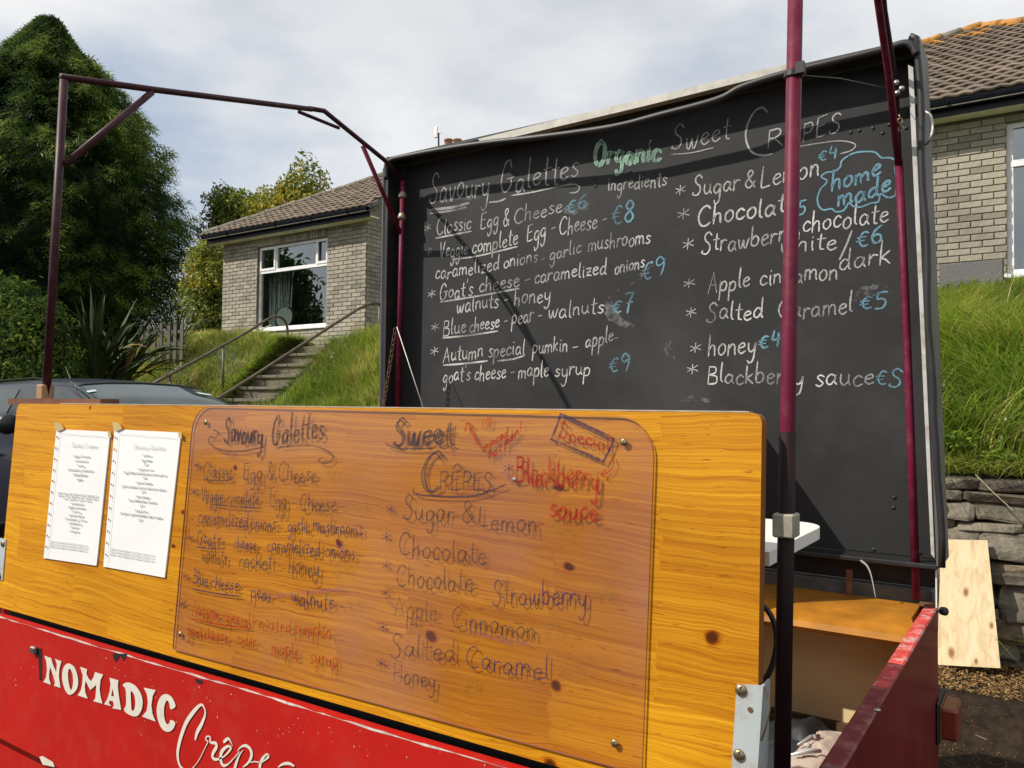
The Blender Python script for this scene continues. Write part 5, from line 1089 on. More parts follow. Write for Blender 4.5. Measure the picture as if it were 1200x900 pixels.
def window(house, x0, x1, z0, z1, mull, trans, lights, m, gl, y=FY+.05, fw_=.055, sill=True):
    w = empty('window', (0, 0, 0)); w.parent = house; w.location = -house.location
    mb = MB(); mb.box((x0, y, z0), (x1, y+.06, z0+fw_)); mb.box((x0, y, z1-fw_), (x1, y+.06, z1))
    for xa in (x0, x1-fw_): mb.box((xa, y+.001, z0+fw_), (xa+fw_, y+.059, z1-fw_))
    for (xa, za, zb) in mull: mb.box((xa-fw_*.5, y+.002, za), (xa+fw_*.5, y+.058, zb))
    for (za, xa, xb) in trans: mb.box((xa, y-.004, za-fw_*.6), (xb, y+.057, za+fw_*.6))
    mb.obj('frame', m, w, kind='stuff')
    for (xa, xb, za, zb) in lights:      # opening casements with their own frame
        mb = MB(); f = .045
        mb.box((xa, y-.016, za), (xb, y-.005, za+f)); mb.box((xa, y-.016, zb-f), (xb, y-.005, zb)); mb.box((xa, y-.016, za+f), (xa+f, y-.005, zb-f)); mb.box((xb-f, y-.016, za+f), (xb, y-.005, zb-f)); mb.obj('casement', m, w)
    mb = MB(); mb.box((x0+.01, y+.025, z0+.01), (x1-.01, y+.031, z1-.01)); mb.obj('pane', gl, w)
    if sill: mb = MB(); mb.box((x0-.04, FY-.045, z0-.045), (x1+.04, FY+.06, z0-.001), bev=.006); mb.obj('sill', m, w)
    mb = MB(); t_ = .03
    mb.add([(x0-.1, y+.12, z0-.2), (x1+.1, y+.12, z0-.2), (x1+.1, y+.12, z1+.1), (x0-.1, y+.12, z1+.1), (x0-.1, y+3.2, z0-.2), (x1+.1, y+3.2, z0-.2), (x1+.1, y+3.2, z1+.1), (x0-.1, y+3.2, z1+.1)], [(4, 5, 6, 7), (0, 4, 7, 3), (1, 2, 6, 5), (0, 1, 5, 4), (3, 7, 6, 2)])
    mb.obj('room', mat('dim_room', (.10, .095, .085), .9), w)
    return w
PIT = .60
def roofz(y): return 5.075+(y-9.86)*PIT
RP, RN = Vector((0, 9.86, 5.075)), Vector((0, -PIT, 1)).normalized()
def inpoly(x, y, P):
    c_ = False
    for i in range(len(P)):
        (x1, y1), (x2, y2) = P[i], P[(i+1) % len(P)]
        if (y1 > y) != (y2 > y) and x < (x2-x1)*(y-y1)/(y2-y1)+x1: c_ = not c_
    return c_
TME = []
for m_ in M_TILE+[M_LICH]:
    b = MB(); n_ = 5; A = []
    for (yy, zz) in ((-.115, .034), (-.115, .012), (.13, .0), (.13, .012)):
        for i in range(n_):
            f = i/(n_-1); A.append(((f-.5)*.1675, yy, zz+.016*math.sin(f*math.pi)**2*(1 if zz > .02 or yy > 0 else 1)-.004*f))
    b.add(A, [(i, n_+i, n_+i+1, i+1) for i in range(n_-1)]+[(i, i+1, 3*n_+i+1, 3*n_+i) for i in range(n_-1)]+[(0, 3*n_, 2*n_, n_), (n_-1, 2*n_-1, 3*n_-1, 4*n_-1)])
    b.v = [(x, y*math.cos(math.atan(PIT))-(z)*math.sin(math.atan(PIT)), y*math.sin(math.atan(PIT))+z*math.cos(math.atan(PIT))) for x, y, z in b.v]
    e = b.me('tile'); e.materials.append(m_); TME.append(e)
def roof(house, P, singles, lich=None):
    r = empty('roof', (0, 0, 0)); r.parent = house; r.location = -house.location
    mb = MB(); mb.add([(x, y, roofz(y)-.012) for x, y in P]+[(x, y, roofz(y)-.09) for x, y in P], [tuple(range(len(P)))]+[(i, (i+1) % len(P), len(P)+(i+1) % len(P), len(P)+i) for i in range(len(P))]); mb.obj('roof_deck', M_MORT, r)
    xs_ = [p[0] for p in P]; ys_ = [p[1] for p in P]; dy = .175; mb = MB(); k = 0; row = 0; y = 9.90
    while y < max(ys_):
        x = min(xs_)+(.084 if row % 2 else 0)
        while x < max(xs_):
            if inpoly(x, y-.02, P):
                i = random.choices([0, 1, 2], [3, 3, 2])[0]
                if lich and random.random() < lich(x, y): i = 3
                jz = random.uniform(-.003, .004)
                if singles and singles[0] < x < singles[1] and k < 300:
                    o = bpy.data.objects.new('tile', TME[i]); COL.objects.link(o); o.parent = r; o.location = (x, y, roofz(y)+jz); k += 1
                    o.rotation_euler = (random.gauss(0, .012), 0, random.gauss(0, .015))
                else:
                    e = TME[i]; mb.cur = i; mb.add([Vector(v.co)+Vector((x, y, roofz(y)+jz)) for v in e.vertices], [tuple(p.vertices) for p in e.polygons])
            x += .168
        y += dy; row += 1
    if mb.v: mb.obj('tiles', M_TILE+[M_LICH], r, kind='stuff')
    return r
def roofp(x, y): q = onP(x, y, RP, RN); return (q.x, q.y)
# left bungalow
HA = empty('bungalow', (-12, FY, 2.8), 'buff brick bungalow left of the blackboard with white window above the steps', 'bungalow')
LX0, LX1 = -14.07, -10.02
WX0, WX1, WZ0, WZ1 = -12.99, -11.01, 3.10, 4.745
mb = MB(); mb.box((LX0+.01, FY+.004, 2.4), (WX0, FY+.3, 4.93)); mb.box((WX1, FY+.004, 2.4), (LX1-.01, FY+.3, 4.93)); mb.box((WX0, FY+.004, 2.4), (WX1, FY+.3, WZ0-.046)); mb.box((WX0, FY+.004, WZ1), (WX1, FY+.3, 4.93))
mb.obj('wall', M_MORT, HA)
mb = MB(); mb.box((LX1-.3, FY+.3, 2.4), (LX1-.01, 15.5, 4.93)); mb.obj('wall', M_MORT, HA)
mb = MB(); mb.box((LX0+.01, FY+.3, 2.4), (LX0+.3, 15.5, 4.93)); mb.obj('wall', M_MORT, HA)
hole = [(WX0, WX1, WZ0-.045, WZ1), (WX0, WX1, WZ1, WZ1+.15)]
brickwork(HA, LX0, LX1, 2.60, 4.93, hole, singles=(LX0-.1, LX1+.1, 2.9))
brickwork(HA, FY+.02, 13.5, 2.60, 4.93, (), axis='Y', plane=LX1-.006)
x = WX0
for i in range(int((WX1-WX0)/.075)):
    o = bpy.data.objects.new('brick', random.choice(BME)); COL.objects.link(o); o.parent = HA; o.rotation_euler = (0, math.pi/2, 0); o.scale = (.66, 1, 1)
    o.location = Vector((x+.0325, FY-.011, WZ1+.083))-HA.location; x += .0755
tz_ = onY(303, 319, FY).z
xa, xb = onY(321.5, 300, FY).x, onY(369, 285, FY).x
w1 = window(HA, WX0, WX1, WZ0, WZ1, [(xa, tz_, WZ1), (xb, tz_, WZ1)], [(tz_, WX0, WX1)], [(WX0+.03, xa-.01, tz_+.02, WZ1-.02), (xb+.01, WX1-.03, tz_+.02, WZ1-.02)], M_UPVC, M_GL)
mb = MB(); cur = [(WX0+.10+i*.02, FY+.22+.03*math.sin(i*1.1)+.012*math.sin(i*2.9)) for i in range(32)]
mb.add([(x, y, WZ0+.05) for x, y in cur]+[(x+.08*(i/32), y, 4.36) for i, (x, y) in enumerate(cur)], [(i, i+1, 33+i-1+0, 32+i) for i in range(31)]); mb.obj('curtain', mat('net_curtain', (.80, .80, .76), .8), w1, True)
mb = MB(); p = onY(334, 372, FY+.2); mb.lathe(p, (0.2, -1, .1), [(.0, -.01), (.21, -.008), (.235, .0), (.235, .02), (.2, .022)], 20); mb.obj('mirror_frame', M_DARK, w1, True)
mb = MB(); mb.lathe(p+Vector((0, -.024, 0)), (0.2, -1, .1), [(.0, 0), (.195, 0.001), (.195, .004), (.0, .005)], 20); mb.obj('mirror_back', mat('pale_mirror_back', (.6, .6, .56), .3), w1)
# fascia, soffit, gutter
def eaves(house, x0, x1, brk):
    mb = MB(); mb.box((x0, 9.975, 4.905), (x1, FY-.012, 4.925)); mb.obj('soffit', M_SOFF, house)
    mb = MB(); mb.box((x0, 9.95, 4.904), (x1, 9.974, 5.075)); mb.obj('fascia', M_NAVY, house)
    mb = MB(); pr_ = [(-math.cos(math.radians(a))*.068, -math.sin(math.radians(a))*.085) for a in range(0, 181, 20)]
    k = len(pr_); v = []
    for xx in (x0-.02, x1+.02): v += [(xx, 9.878+a, 5.055+b) for a, b in pr_]+[(xx, 9.878+a*.9, 5.058+b*.9) for a, b in pr_]
    q = 2*k; mb.add(v, [(i, i+1, q+i+1, q+i) for i in range(k-1)]+[(k+i, q+k+i, q+k+i+1, k+i+1) for i in range(k-1)]+[(0, q, q+k, k), (k-1, 2*k-1, q+2*k-1, q+k-1), tuple(range(0, k)), tuple(range(q, q+k))[::-1]])
    mb.obj('gutter', M_NAVY, house)
    for xx in brk:
        mb = MB(); mb.tube([(xx, 9.878-math.cos(math.radians(a))*.074, 5.055-math.sin(math.radians(a))*.091) for a in range(0, 181, 20)], .008, 6); mb.obj('gutter_bracket', M_NAVY, house)
eaves(HA, LX0-.22, LX1+.30, [onY(x, 250, 9.9).x for x in (270, 326, 368, 410, 440)])
a0 = roofp(238, 283); a1 = roofp(437.5, 210); a2 = (a1[0]+(a1[0]-a0[0])*.25, a1[1]+(a1[1]-a0[1])*.25)
PA = [(LX0-.24, 9.84), (LX1+.32, 9.84), (LX1+.32, a2[1]), a2, a1, (LX0-.24, 9.92)]
rA = roof(HA, PA, None)
mb = MB(); q = [Vector((x, y, roofz(y)+.02)) for x, y in [(LX0-.25, 9.90), a1, a2, (LX1+.34, a2[1])]]
qq = []
for i in range(len(q)-1):
    n_ = max(2, int((q[i+1]-q[i]).length/.32)); qq += [q[i].lerp(q[i+1], j/n_) for j in range(n_)]
for i in range(len(qq)-1):
    m1 = MB(); j_ = Vector((0, 0, random.uniform(-.01, .012))); m1.tube([qq[i]+j_, qq[i].lerp(qq[i+1], .97)+j_*.5], [.055, .066], 8); m1.obj('ridge_tile', M_RIDG, rA)
mb = MB(); P2_ = [(a1[0], a1[1]), (a2[0], a2[1]), (LX1+.32, a2[1]), (LX1+.32, 15.5), (LX0-.24, 15.5), (LX0-.24, 9.92)]
mb.add([(x, y, (roofz(y) if y < 12 else 4.9)-.03) for x, y in P2_], [(0, 3, 4, 5), (0, 1, 2, 3)]); mb.obj('back_slope', M_TILE[1], rA)
gx = LX1-.005; mb = MB(); tri = [(9.98, 4.931), (a2[1], roofz(a2[1])-.04), (15.45, 4.931)]; mb.add([(gx, y_, z_) for y_, z_ in tri]+[(gx-.2, y_, z_) for y_, z_ in tri], [(0, 2, 1), (3, 4, 5), (0, 1, 4, 3), (1, 2, 5, 4), (2, 0, 3, 5)]); mb.obj('gable', BR[1], HA)
# chimney with pots and aerial
cA = onY(530, 172, 14.0); mb = MB(); mb.box((cA.x-.45, 13.75, 5.0), (cA.x+.45, 14.3, cA.z-.02)); ch = mb.obj('chimney', BR[1], HA)
for px in (525.5, 536):
    mb = MB(); p = onY(px, 172, 14.0); h_ = onY(px, 163.5, 14.0).z-p.z; mb.lathe(p-Vector((0, 0, .1)), (0, 0, 1), [(.085, 0), (.095, .1), (.09, .1+h_*.8), (.105, .1+h_*.82), (.10, .1+h_), (.06, .1+h_)], 14); mb.obj('chimney_pot', mat('terracotta_pot', (.36, .19, .11), .8), ch, True)
mb = MB(); p = onY(514.5, 175, 14.0); t_ = onY(514, 156, 14.0); mb.tube([p-Vector((0, 0, .5)), t_], .02, 6); mb.obj('aerial_mast', M_DARK, ch)
p = onY(511, 155, 13.95); mb = MB(); mb.box((p.x-.05, p.y-.02, p.z-.13), (p.x+.05, p.y+.03, p.z+.13), bev=.015); mb.tube([p+Vector((.05, 0, 0)), onY(516, 156, 13.97)], .02, 5); mb.obj('aerial', M_UPVC, ch)
# right bungalow
HB = empty('bungalow', (0, FY, 2.9), 'buff brick bungalow with lichened tiled roof at the right edge', 'bungalow')
BX0, BX1 = -3.4, 6.0; VX0, VX1, VZ0, VZ1 = -.372, 1.9, 3.12, 4.80
mb = MB(); mb.box((BX0, FY+.004, 2.4), (VX0, FY+.3, 4.93)); mb.box((VX1, FY+.004, 2.4), (BX1, FY+.3, 4.93)); mb.box((VX0, FY+.004, 2.4), (VX1, FY+.3, VZ0-.046)); mb.box((VX0, FY+.004, VZ1), (VX1, FY+.3, 4.93)); mb.box((BX0, FY+.3, 2.4), (BX0+.3, 16, 4.93)); mb.obj('wall', M_MORT, HB)
NB[0] = 220
brickwork(HB, BX0+.1, BX1, 2.70, 4.93, [(VX0, VX1, VZ0-.045, VZ1)], singles=(-1.75, VX0+.01, 2.9))
zt2 = onY(1181, 252, FY).z
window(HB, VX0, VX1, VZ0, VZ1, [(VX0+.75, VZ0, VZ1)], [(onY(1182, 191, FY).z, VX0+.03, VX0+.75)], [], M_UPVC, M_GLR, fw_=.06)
eaves(HB, BX0-.2, BX1+.2, [-2, -.9, .3, 1.5])
b0, b1, b2 = roofp(1080, 53), roofp(1150, 32.5), roofp(1200, 27.5)
dxy = (b1[0]-b0[0], b1[1]-b0[1]); tt = (b0[1]-9.9)/dxy[1]
bl = (b0[0]-dxy[0]*tt*.9, b0[1]-dxy[1]*tt*.9)
b3 = (b2[0]+(b2[0]-b1[0])*3, b2[1]+(b2[1]-b1[1])*.3)
PB = [(bl[0], 9.84), (BX1+.2, 9.84), (BX1+.2, b3[1]), b3, b2, b1, b0, bl]
def lich(x, y):
    best = 9
    for (p, q) in ((b0, b1), (b1, b2), (bl, b0), (b2, b3)):
        dx, dy = q[0]-p[0], q[1]-p[1]; t = max(0, min(1, ((x-p[0])*dx+(y-p[1])*dy)/(dx*dx+dy*dy))); best = min(best, math.hypot(x-p[0]-dx*t, y-p[1]-dy*t))
    return max(0, 1.05-best*1.9)*(.55+.5*noise.noise(Vector((x*1.3, y*1.3, 0))))
rB = roof(HB, PB, (-2.3, .35), lich)
qq = []
for (p, q) in ((b0, b1), (b1, b2), (b2, b3)):
    a, b = Vector((p[0], p[1], roofz(p[1])+.02)), Vector((q[0], q[1], roofz(q[1])+.02)); n_ = max(1, round((b-a).length/.30)); qq += [a.lerp(b, j/n_) for j in range(n_)]
for i in range(min(len(qq)-1, 22)):
    m1 = MB(); j_ = Vector((0, 0, random.uniform(-.015, .02))); m1.tube([qq[i]+j_, qq[i].lerp(qq[i+1], .5)+j_+Vector((0, 0, random.uniform(-.01, .01))), qq[i].lerp(qq[i+1], .98)+j_], [.06, .072, .075], 9); m1.obj('ridge_tile', M_LICH if random.random() < .7 else M_RIDG, rB, True)

# ---- garden chair on the terrace
M_WICK = mat('grey_wicker', (.105, .10, .10), .6)
ck = M_WICK.node_tree; wv = N(ck, 'ShaderNodeTexChecker', i_Scale=70.0); tcw = N(ck, 'ShaderNodeTexCoord'); L(ck, tcw.outputs['Object'], wv.inputs[0]); wv.inputs[1].default_value = (.13, .125, .13, 1); wv.inputs[2].default_value = (.045, .043, .045, 1); L(ck, wv.outputs[0], ck.nodes['Principled BSDF'].inputs['Base Color'])
gp = onY(1138, 330, 9.35); gz = terrain(gp.x, 9.35)
gc = empty('garden_chair', (gp.x, 9.35, gz), 'grey wicker garden chair with its back to the view beside the right bungalow', 'chair')
def cbox(n, a, b, m=M_WICK, bev=.01, tilt=0):
    mb = MB(); R_ = Matrix.Rotation(math.radians(-8), 3, 'Z')@Matrix.Rotation(tilt, 3, 'X'); mb.box(a, b, bev=bev, rot=R_); mb.v = [tuple(Vector(v)+gc.location) for v in mb.v]; mb.obj(n, m, gc)
hz_ = onY(1138, 307, 9.35).z-gz
cbox('backrest', (-.29, -.03, hz_-.48), (.29, .02, hz_), tilt=-.06); cbox('seat', (-.28, .02, hz_-.46), (.28, .5, hz_-.40))
for sx in (-1, 1):
    cbox('armrest', (.28*sx-.025, .03, hz_-.22), (.28*sx+.025, .5, hz_-.18)); cbox('leg', (.27*sx-.02, .03, hz_-.9), (.27*sx+.02, .06, hz_-.47), M_DARK, .004); cbox('leg', (.27*sx-.02, .45, hz_-.9), (.27*sx+.02, .49, hz_-.23), M_DARK, .004)

# ---- garden steps and handrails
M_CONC = mat('weathered_concrete', (.165, .14, .105), .9, var=.25, scale=16, bump=.8, bscale=40, dirt=(.07, .07, .035), dscale=6, damt=.8)
st = empty('garden_steps', (-10.5, 7.6, 1.0), 'worn concrete garden steps climbing the grass bank to the left bungalow', 'steps')
y = 9.30; i = 0
while i < 10:
    z = 2.52-.2*i; y0 = 9.30-.29*i
    for (xa_, xb_) in ((STX0, STX0+.52+.1*(i % 3)), (STX0+.53+.1*(i % 3), STX1)):
        mb = MB(); d = random.uniform(-.008, .008); mb.box((xa_, y0-.02+d, z-.05), (xb_, y0+.30, z+d*.5), bev=.008); mb.obj('tread', M_CONC, st)
        mb = MB(); mb.box((xa_, y0+.022, z-.20), (xb_, y0+.29, z-.0515)); mb.obj('riser_block', M_CONC, st)
    i += 1
mb = MB(); mb.box((STX0, 9.6, 2.5), (STX1, 10.18, 2.665), bev=.01); mb.obj('landing', M_CONC, st)
M_RAIL = mat('brown_painted_rail', (.095, .070, .045), .5, var=.3, scale=10, dirt=(.2, .17, .11), dscale=14)
def rail(pts, r, posts, label):
    t = empty('handrail', tuple(pts[0]), label, 'handrail', 'handrails of the garden steps')
    mb = MB(); mb.tube(pts, r, 8); mb.obj('rail', M_RAIL, t, True)
    for p in posts: mb = MB(); mb.tube([p, (p[0], p[1], terrain(p[0], p[1])-.1)], r*.9, 8); mb.obj('post', M_RAIL, t, True)
r1 = [onX(x, y, -11.32) for x, y in [(178,450.5),(195,441),(240,416.5),(290,389),(318,372)]]
r1 = r1[:-1]+[Vector(v) for v in smooth_line([tuple(onX(x, y, -11.32)) for x, y in [(312,375),(322,371),(331,373),(336,381),(337,395),(337,413)]], 4)]
rail(r1, .024, [tuple(onX(200, 438.5, -11.32)), tuple(onX(262, 404.5, -11.32))], 'brown steel handrail on the left side of the garden steps')
r2 = [onX(x, y, -9.68) for x, y in [(235,479),(257,466),(300,439),(350,406.5),(400,374.5)]]+[Vector(v) for v in smooth_line([tuple(onX(x, y, -9.68)) for x, y in [(420,362),(430,357.5),(437,355.5),(448,356)]], 4)]
rail(r2, .026, [tuple(onX(257, 466, -9.68)), tuple(onX(445, 356, -9.68))], 'brown steel handrail on the right side of the garden steps')
# boulder by the corner of the house
v, f = stone_verts(.30, .22, .22, 5); p = onY(413, 403, 9.8); mb = MB(); mb.add([q+p for q in v], f); mb.obj('boulder', SM[3], None, label='small dark boulder at the foot of the left bungalow corner', cat='boulder')
# hose along the lawn
mb = MB(); mb.tube(smooth_line([tuple(onY(x, y, 9.6)) for x, y in [(194,401.5),(215,404),(240,402),(262,397),(290,392),(318,381)]], 4), .012, 5); mb.obj('garden_hose', mat('pale_hose', (.42, .40, .34), .5), None, label='pale hose strung across the left lawn behind the handrail', cat='hose')

# ---- picket fence
M_PICK = mat('grey_weathered_wood', (.105, .092, .080), .9, var=.3, scale=25, bump=.5)
fn = empty('picket_fence', tuple(onY(195, 408, 8.6)), 'weathered grey picket fence between the spiky plant and the bush', 'fence')
for i, (x, yt, yb) in enumerate([(166,384,412),(173,381,411),(181,379,411),(189,377,411),(197.5,377,411),(205,376,410),(212.5,376.5,409)]):
    a = onY(x, yt, 8.6); b = onY(x, yb, 8.6); mb = MB(); w_ = .045; k = random.uniform(-.012, .012)
    mb.frame(Vector((a.x+k, 8.6, 0)), ux, uz, nb, [(-w_, b.z-.2), (w_, b.z-.2), (w_, a.z-.05), (0.01, a.z), (-w_, a.z-.06)], .02); mb.obj('picket', M_PICK, fn)
for yy in (388, 402):
    a, b = onY(163, yy+4, 8.63), onY(216, yy, 8.63); mb = MB(); mb.frame(Vector((0, 8.621, 0)), ux, uz, nb, [(a.x, a.z-.03), (b.x, b.z-.03), (b.x, b.z+.03), (a.x, a.z+.03)], .03); mb.obj('fence_rail', M_PICK, fn)

# ---- trees and shrubs
M_BARK = mat('bark', (.075, .055, .040), .95, var=.3, scale=12, bump=.8, bscale=20)
M_CON = attr_mat('cypress_foliage', [(0, (.012, .028, .011)), (.45, (.032, .070, .017)), (.75, (.095, .155, .024)), (1, (.24, .30, .04))], rough=.55, trans=.3, spec=.2)
M_YEL = attr_mat('yellow_green_leaves', [(0, (.05, .085, .014)), (.4, (.12, .165, .022)), (.7, (.26, .28, .035)), (1, (.52, .40, .04))], rough=.5, trans=.35)
M_DKL = attr_mat('dark_green_leaves', [(0, (.018, .038, .010)), (.5, (.040, .080, .016)), (.8, (.11, .16, .025)), (1, (.26, .28, .05))], rough=.7, trans=.35, spec=.08)
def conifer(loc, prof, n, label, name='cypress_tree', lump=.16, zmin=None):
    """prof: list of (height above base, radius)"""
    t = empty(name, loc, label, 'tree'); base = np.array(loc); H = prof[-1][0]; hs = np.array([p[0] for p in prof]); rs = np.array([p[1] for p in prof])
    mb = MB(); mb.tube([loc, (loc[0]+.05, loc[1], loc[2]+H*.5), (loc[0], loc[1]+.04, loc[2]+H*.93)], [.22, .13, .02], 9); mb.obj('trunk', M_BARK, t, True)
    mb = MB()
    for i in range(46):
        h = H*random.uniform(.08, .9); a = random.uniform(0, 6.28); r = float(np.interp(h, hs, rs))*.8; d = Vector((math.cos(a), math.sin(a), 0)); p = Vector(loc)+Vector((0, 0, h))
        mb.tube([p, p+d*r*.5+Vector((0, 0, .18)), p+d*r+Vector((0, 0, .1))], [.04, .025, .008], 5)
    mb.obj('limbs', M_BARK, t, kind='stuff')
    h = rng.uniform(0, 1, n)**.85*H; a = rng.uniform(0, 2*np.pi, n); R0 = np.interp(h, hs, rs)
    lum = np.array([.8*noise.noise(Vector((math.cos(x)*2.6, math.sin(x)*2.6, y*.8))) + .8*noise.noise(Vector((math.cos(x)*7, math.sin(x)*7, y*2.2))) for x, y in zip(a, h)])
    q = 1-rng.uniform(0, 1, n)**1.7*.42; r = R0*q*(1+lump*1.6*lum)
    d = np.stack([np.cos(a), np.sin(a), 0*a], 1); c = base+d*r[:, None]; c[:, 2] += h
    # every spray: a drooping rachis with leaflets to both sides
    L_ = rng.uniform(.18, .46, n); m = 6; side = np.stack([-np.sin(a), np.cos(a), 0*a], 1)
    twist = rng.normal(0, .5, n); dd = d*np.cos(twist)[:, None]+side*np.sin(twist)[:, None]; sd2 = np.cross(dd, [0, 0, 1.]); roll = rng.normal(0, .6, n)
    up_ = np.array([0, 0, 1.]); sdr = sd2*np.cos(roll)[:, None]+up_*np.sin(roll)[:, None]
    V = []; 
    lift = rng.uniform(-.15, .55, n)
    for i in range(m):
        f = (i+.5)/m; p = c+dd*(L_*f)[:, None]; p[:, 2] += L_*(lift*f-.75*f*f)
        tn = dd.copy(); tn[:, 2] += lift-1.5*f; tn /= np.linalg.norm(tn, axis=1)[:, None]
        sgn = 1 if i % 2 else -1; wd = L_*(.34*(1-f)+.10)
        tip = p+sdr*(wd*sgn)[:, None]+tn*(wd*.8)[:, None]+np.stack([0*a, 0*a, -wd*.25], 1); w_ = (wd*.17)[:, None]
        V += [p-tn*w_, p+tn*w_, tip+tn*w_*.5, tip-tn*w_*.4]
    V = np.stack(V, 1).reshape(-1, 3); k = np.arange(n*m)[:, None]*4; Fq = k+np.array([[0, 1, 2, 3]])
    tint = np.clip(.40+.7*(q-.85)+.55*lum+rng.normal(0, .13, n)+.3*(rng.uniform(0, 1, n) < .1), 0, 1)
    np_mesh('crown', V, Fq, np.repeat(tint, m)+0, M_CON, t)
    # dense inside of the crown
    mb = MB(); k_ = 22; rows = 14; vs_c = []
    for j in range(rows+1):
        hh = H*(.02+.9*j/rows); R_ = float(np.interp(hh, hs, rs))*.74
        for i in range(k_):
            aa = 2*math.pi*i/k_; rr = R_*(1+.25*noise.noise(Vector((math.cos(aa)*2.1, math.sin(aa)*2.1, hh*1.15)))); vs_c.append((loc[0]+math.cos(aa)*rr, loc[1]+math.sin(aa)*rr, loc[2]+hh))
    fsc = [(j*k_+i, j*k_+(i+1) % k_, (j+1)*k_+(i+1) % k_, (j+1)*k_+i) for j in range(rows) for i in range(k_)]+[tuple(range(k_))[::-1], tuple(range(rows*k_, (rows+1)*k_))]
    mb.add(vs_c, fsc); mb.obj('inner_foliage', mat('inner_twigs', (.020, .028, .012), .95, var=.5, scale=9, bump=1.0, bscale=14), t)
    return t
cz = 1.7
conifer((-23.9, 11.3, cz), [(0, 2.8), (1.7, 3.0), (3.05, 3.25), (4.4, 3.65), (6.05, 3.35), (6.95, 2.75), (7.8, 2.35), (9.2, 1.55), (9.9, .9), (10.4, .45), (11.0, .06)], 70000, 'big dark green cypress tree at the left edge behind the car', lump=.24)
def leafy(name, loc, blobs, n, size, label, m, tb=.4, stems=6, yel=None, cat='bush', trunk=True, asp=.42):
    t = empty(name, loc, label, cat); cs = []; nr = []; tt = []; tot = sum(b[3]**2 for b in blobs)
    for (x, y, z, r, sq) in blobs:
        k = int(n*r*r/tot); u = rng.normal(size=(k, 3)); u /= np.linalg.norm(u, axis=1)[:, None]; f = 1-rng.uniform(0, 1, k)**1.5*.6
        lm = np.array([noise.noise(Vector((x+p[0]*2.4, y+p[1]*2.4, z+p[2]*2.4))) for p in u]); f = f*(1+.42*lm)
        c = np.array([x, y, z])+u*(r*f)[:, None]*np.array([1, 1, sq]); cs.append(c); nn = u+rng.normal(size=(k, 3))*.9; nr.append(nn/np.linalg.norm(nn, axis=1)[:, None])
        ti = tb+.35*lm+rng.normal(0, .14, k)
        if yel is not None: ti = ti+yel(c)
        tt.append(ti)
    c = np.concatenate(cs); nn = np.concatenate(nr); ti = np.clip(np.concatenate(tt), 0, 1)
    V, Fq, t_ = cards(c, nn, rng.uniform(.6, 1.2, len(c))*size, asp, ti); np_mesh('crown', V, Fq, t_, m, t)
    if trunk:
        mb = MB(); b0_ = Vector(loc)
        for (x, y, z, r, sq) in blobs:
            p = Vector((x, y, z)); md = b0_.lerp(p, .5)+Vector((random.uniform(-.15, .15), 0, .1)); mb.tube([b0_, md, p], [.06, .04, .02], 6)
            for i in range(stems):
                e = p+Vector((random.gauss(0, 1), random.gauss(0, 1), abs(random.gauss(.6, .7)))).normalized()*r*random.uniform(.8, 1.25); mb.tube([p, p.lerp(e, .5)+Vector((0, 0, .04)), e], [.018, .01, .004], 4)
        mb.obj('branches', M_BARK, t, kind='stuff')
    return t
def P_(x, y, Y, r, sq=1.0): q = onY(x, y, Y); return (q.x, q.y, q.z, r, sq)
yb_ = 15.0
blobs = [P_(262,250,yb_,.62,1.4), P_(276,252,yb_,.7,1.1), P_(292,262,yb_,.8,1.2), P_(313,262,yb_,.75), P_(335,248,yb_,.85), P_(356,236,yb_,.75,1.5), P_(374,252,yb_,.6), P_(310,300,yb_,1.1), P_(350,285,yb_,1.0), P_(395,262,yb_,.6)]
yc = onY(345, 238, yb_)
gz0 = onY(300, 380, yb_)
leafy('hedge_tree', tuple(gz0), blobs, 30000, .075, 'yellow and green bushy tree showing over the left bungalow roof', M_YEL, .40, 7, lambda c: .4*np.exp(-((c[:, 0]-yc.x)**2/2.2+(c[:, 2]-yc.z)**2/.35)), 'tree')
blobs = [P_(240,312,11.5,.5,1.1), P_(250,300,11.5,.5), P_(236,335,11.5,.42), P_(243,345,11.5,.65), P_(256,330,11.5,.6), P_(252,370,11.5,.7), P_(244,392,11.3,.5,.7), P_(234,400,11,.35,.6)]
leafy('garden_shrub', tuple(onY(248, 400, 11.5)), blobs, 15000, .055, 'yellow green shrub against the left end of the left bungalow', M_YEL, .42, 6, lambda c: .22*(c[:, 2] > 4.3))
blobs = [P_(10,375,5.6,.62), P_(38,395,5.6,.55), P_(-10,410,5.6,.7), P_(30,425,5.6,.6), P_(55,440,5.6,.5), P_(2,350,5.7,.38), P_(24,352,5.7,.28), P_(48,372,5.7,.3), P_(-12,372,5.5,.5), P_(62,452,5.6,.35)]
leafy('dark_shrub', tuple(onY(25, 455, 5.6)), blobs, 24000, .042, 'dark green shrub with light leaf tips below the cypress at left', M_DKL, .5, 8)
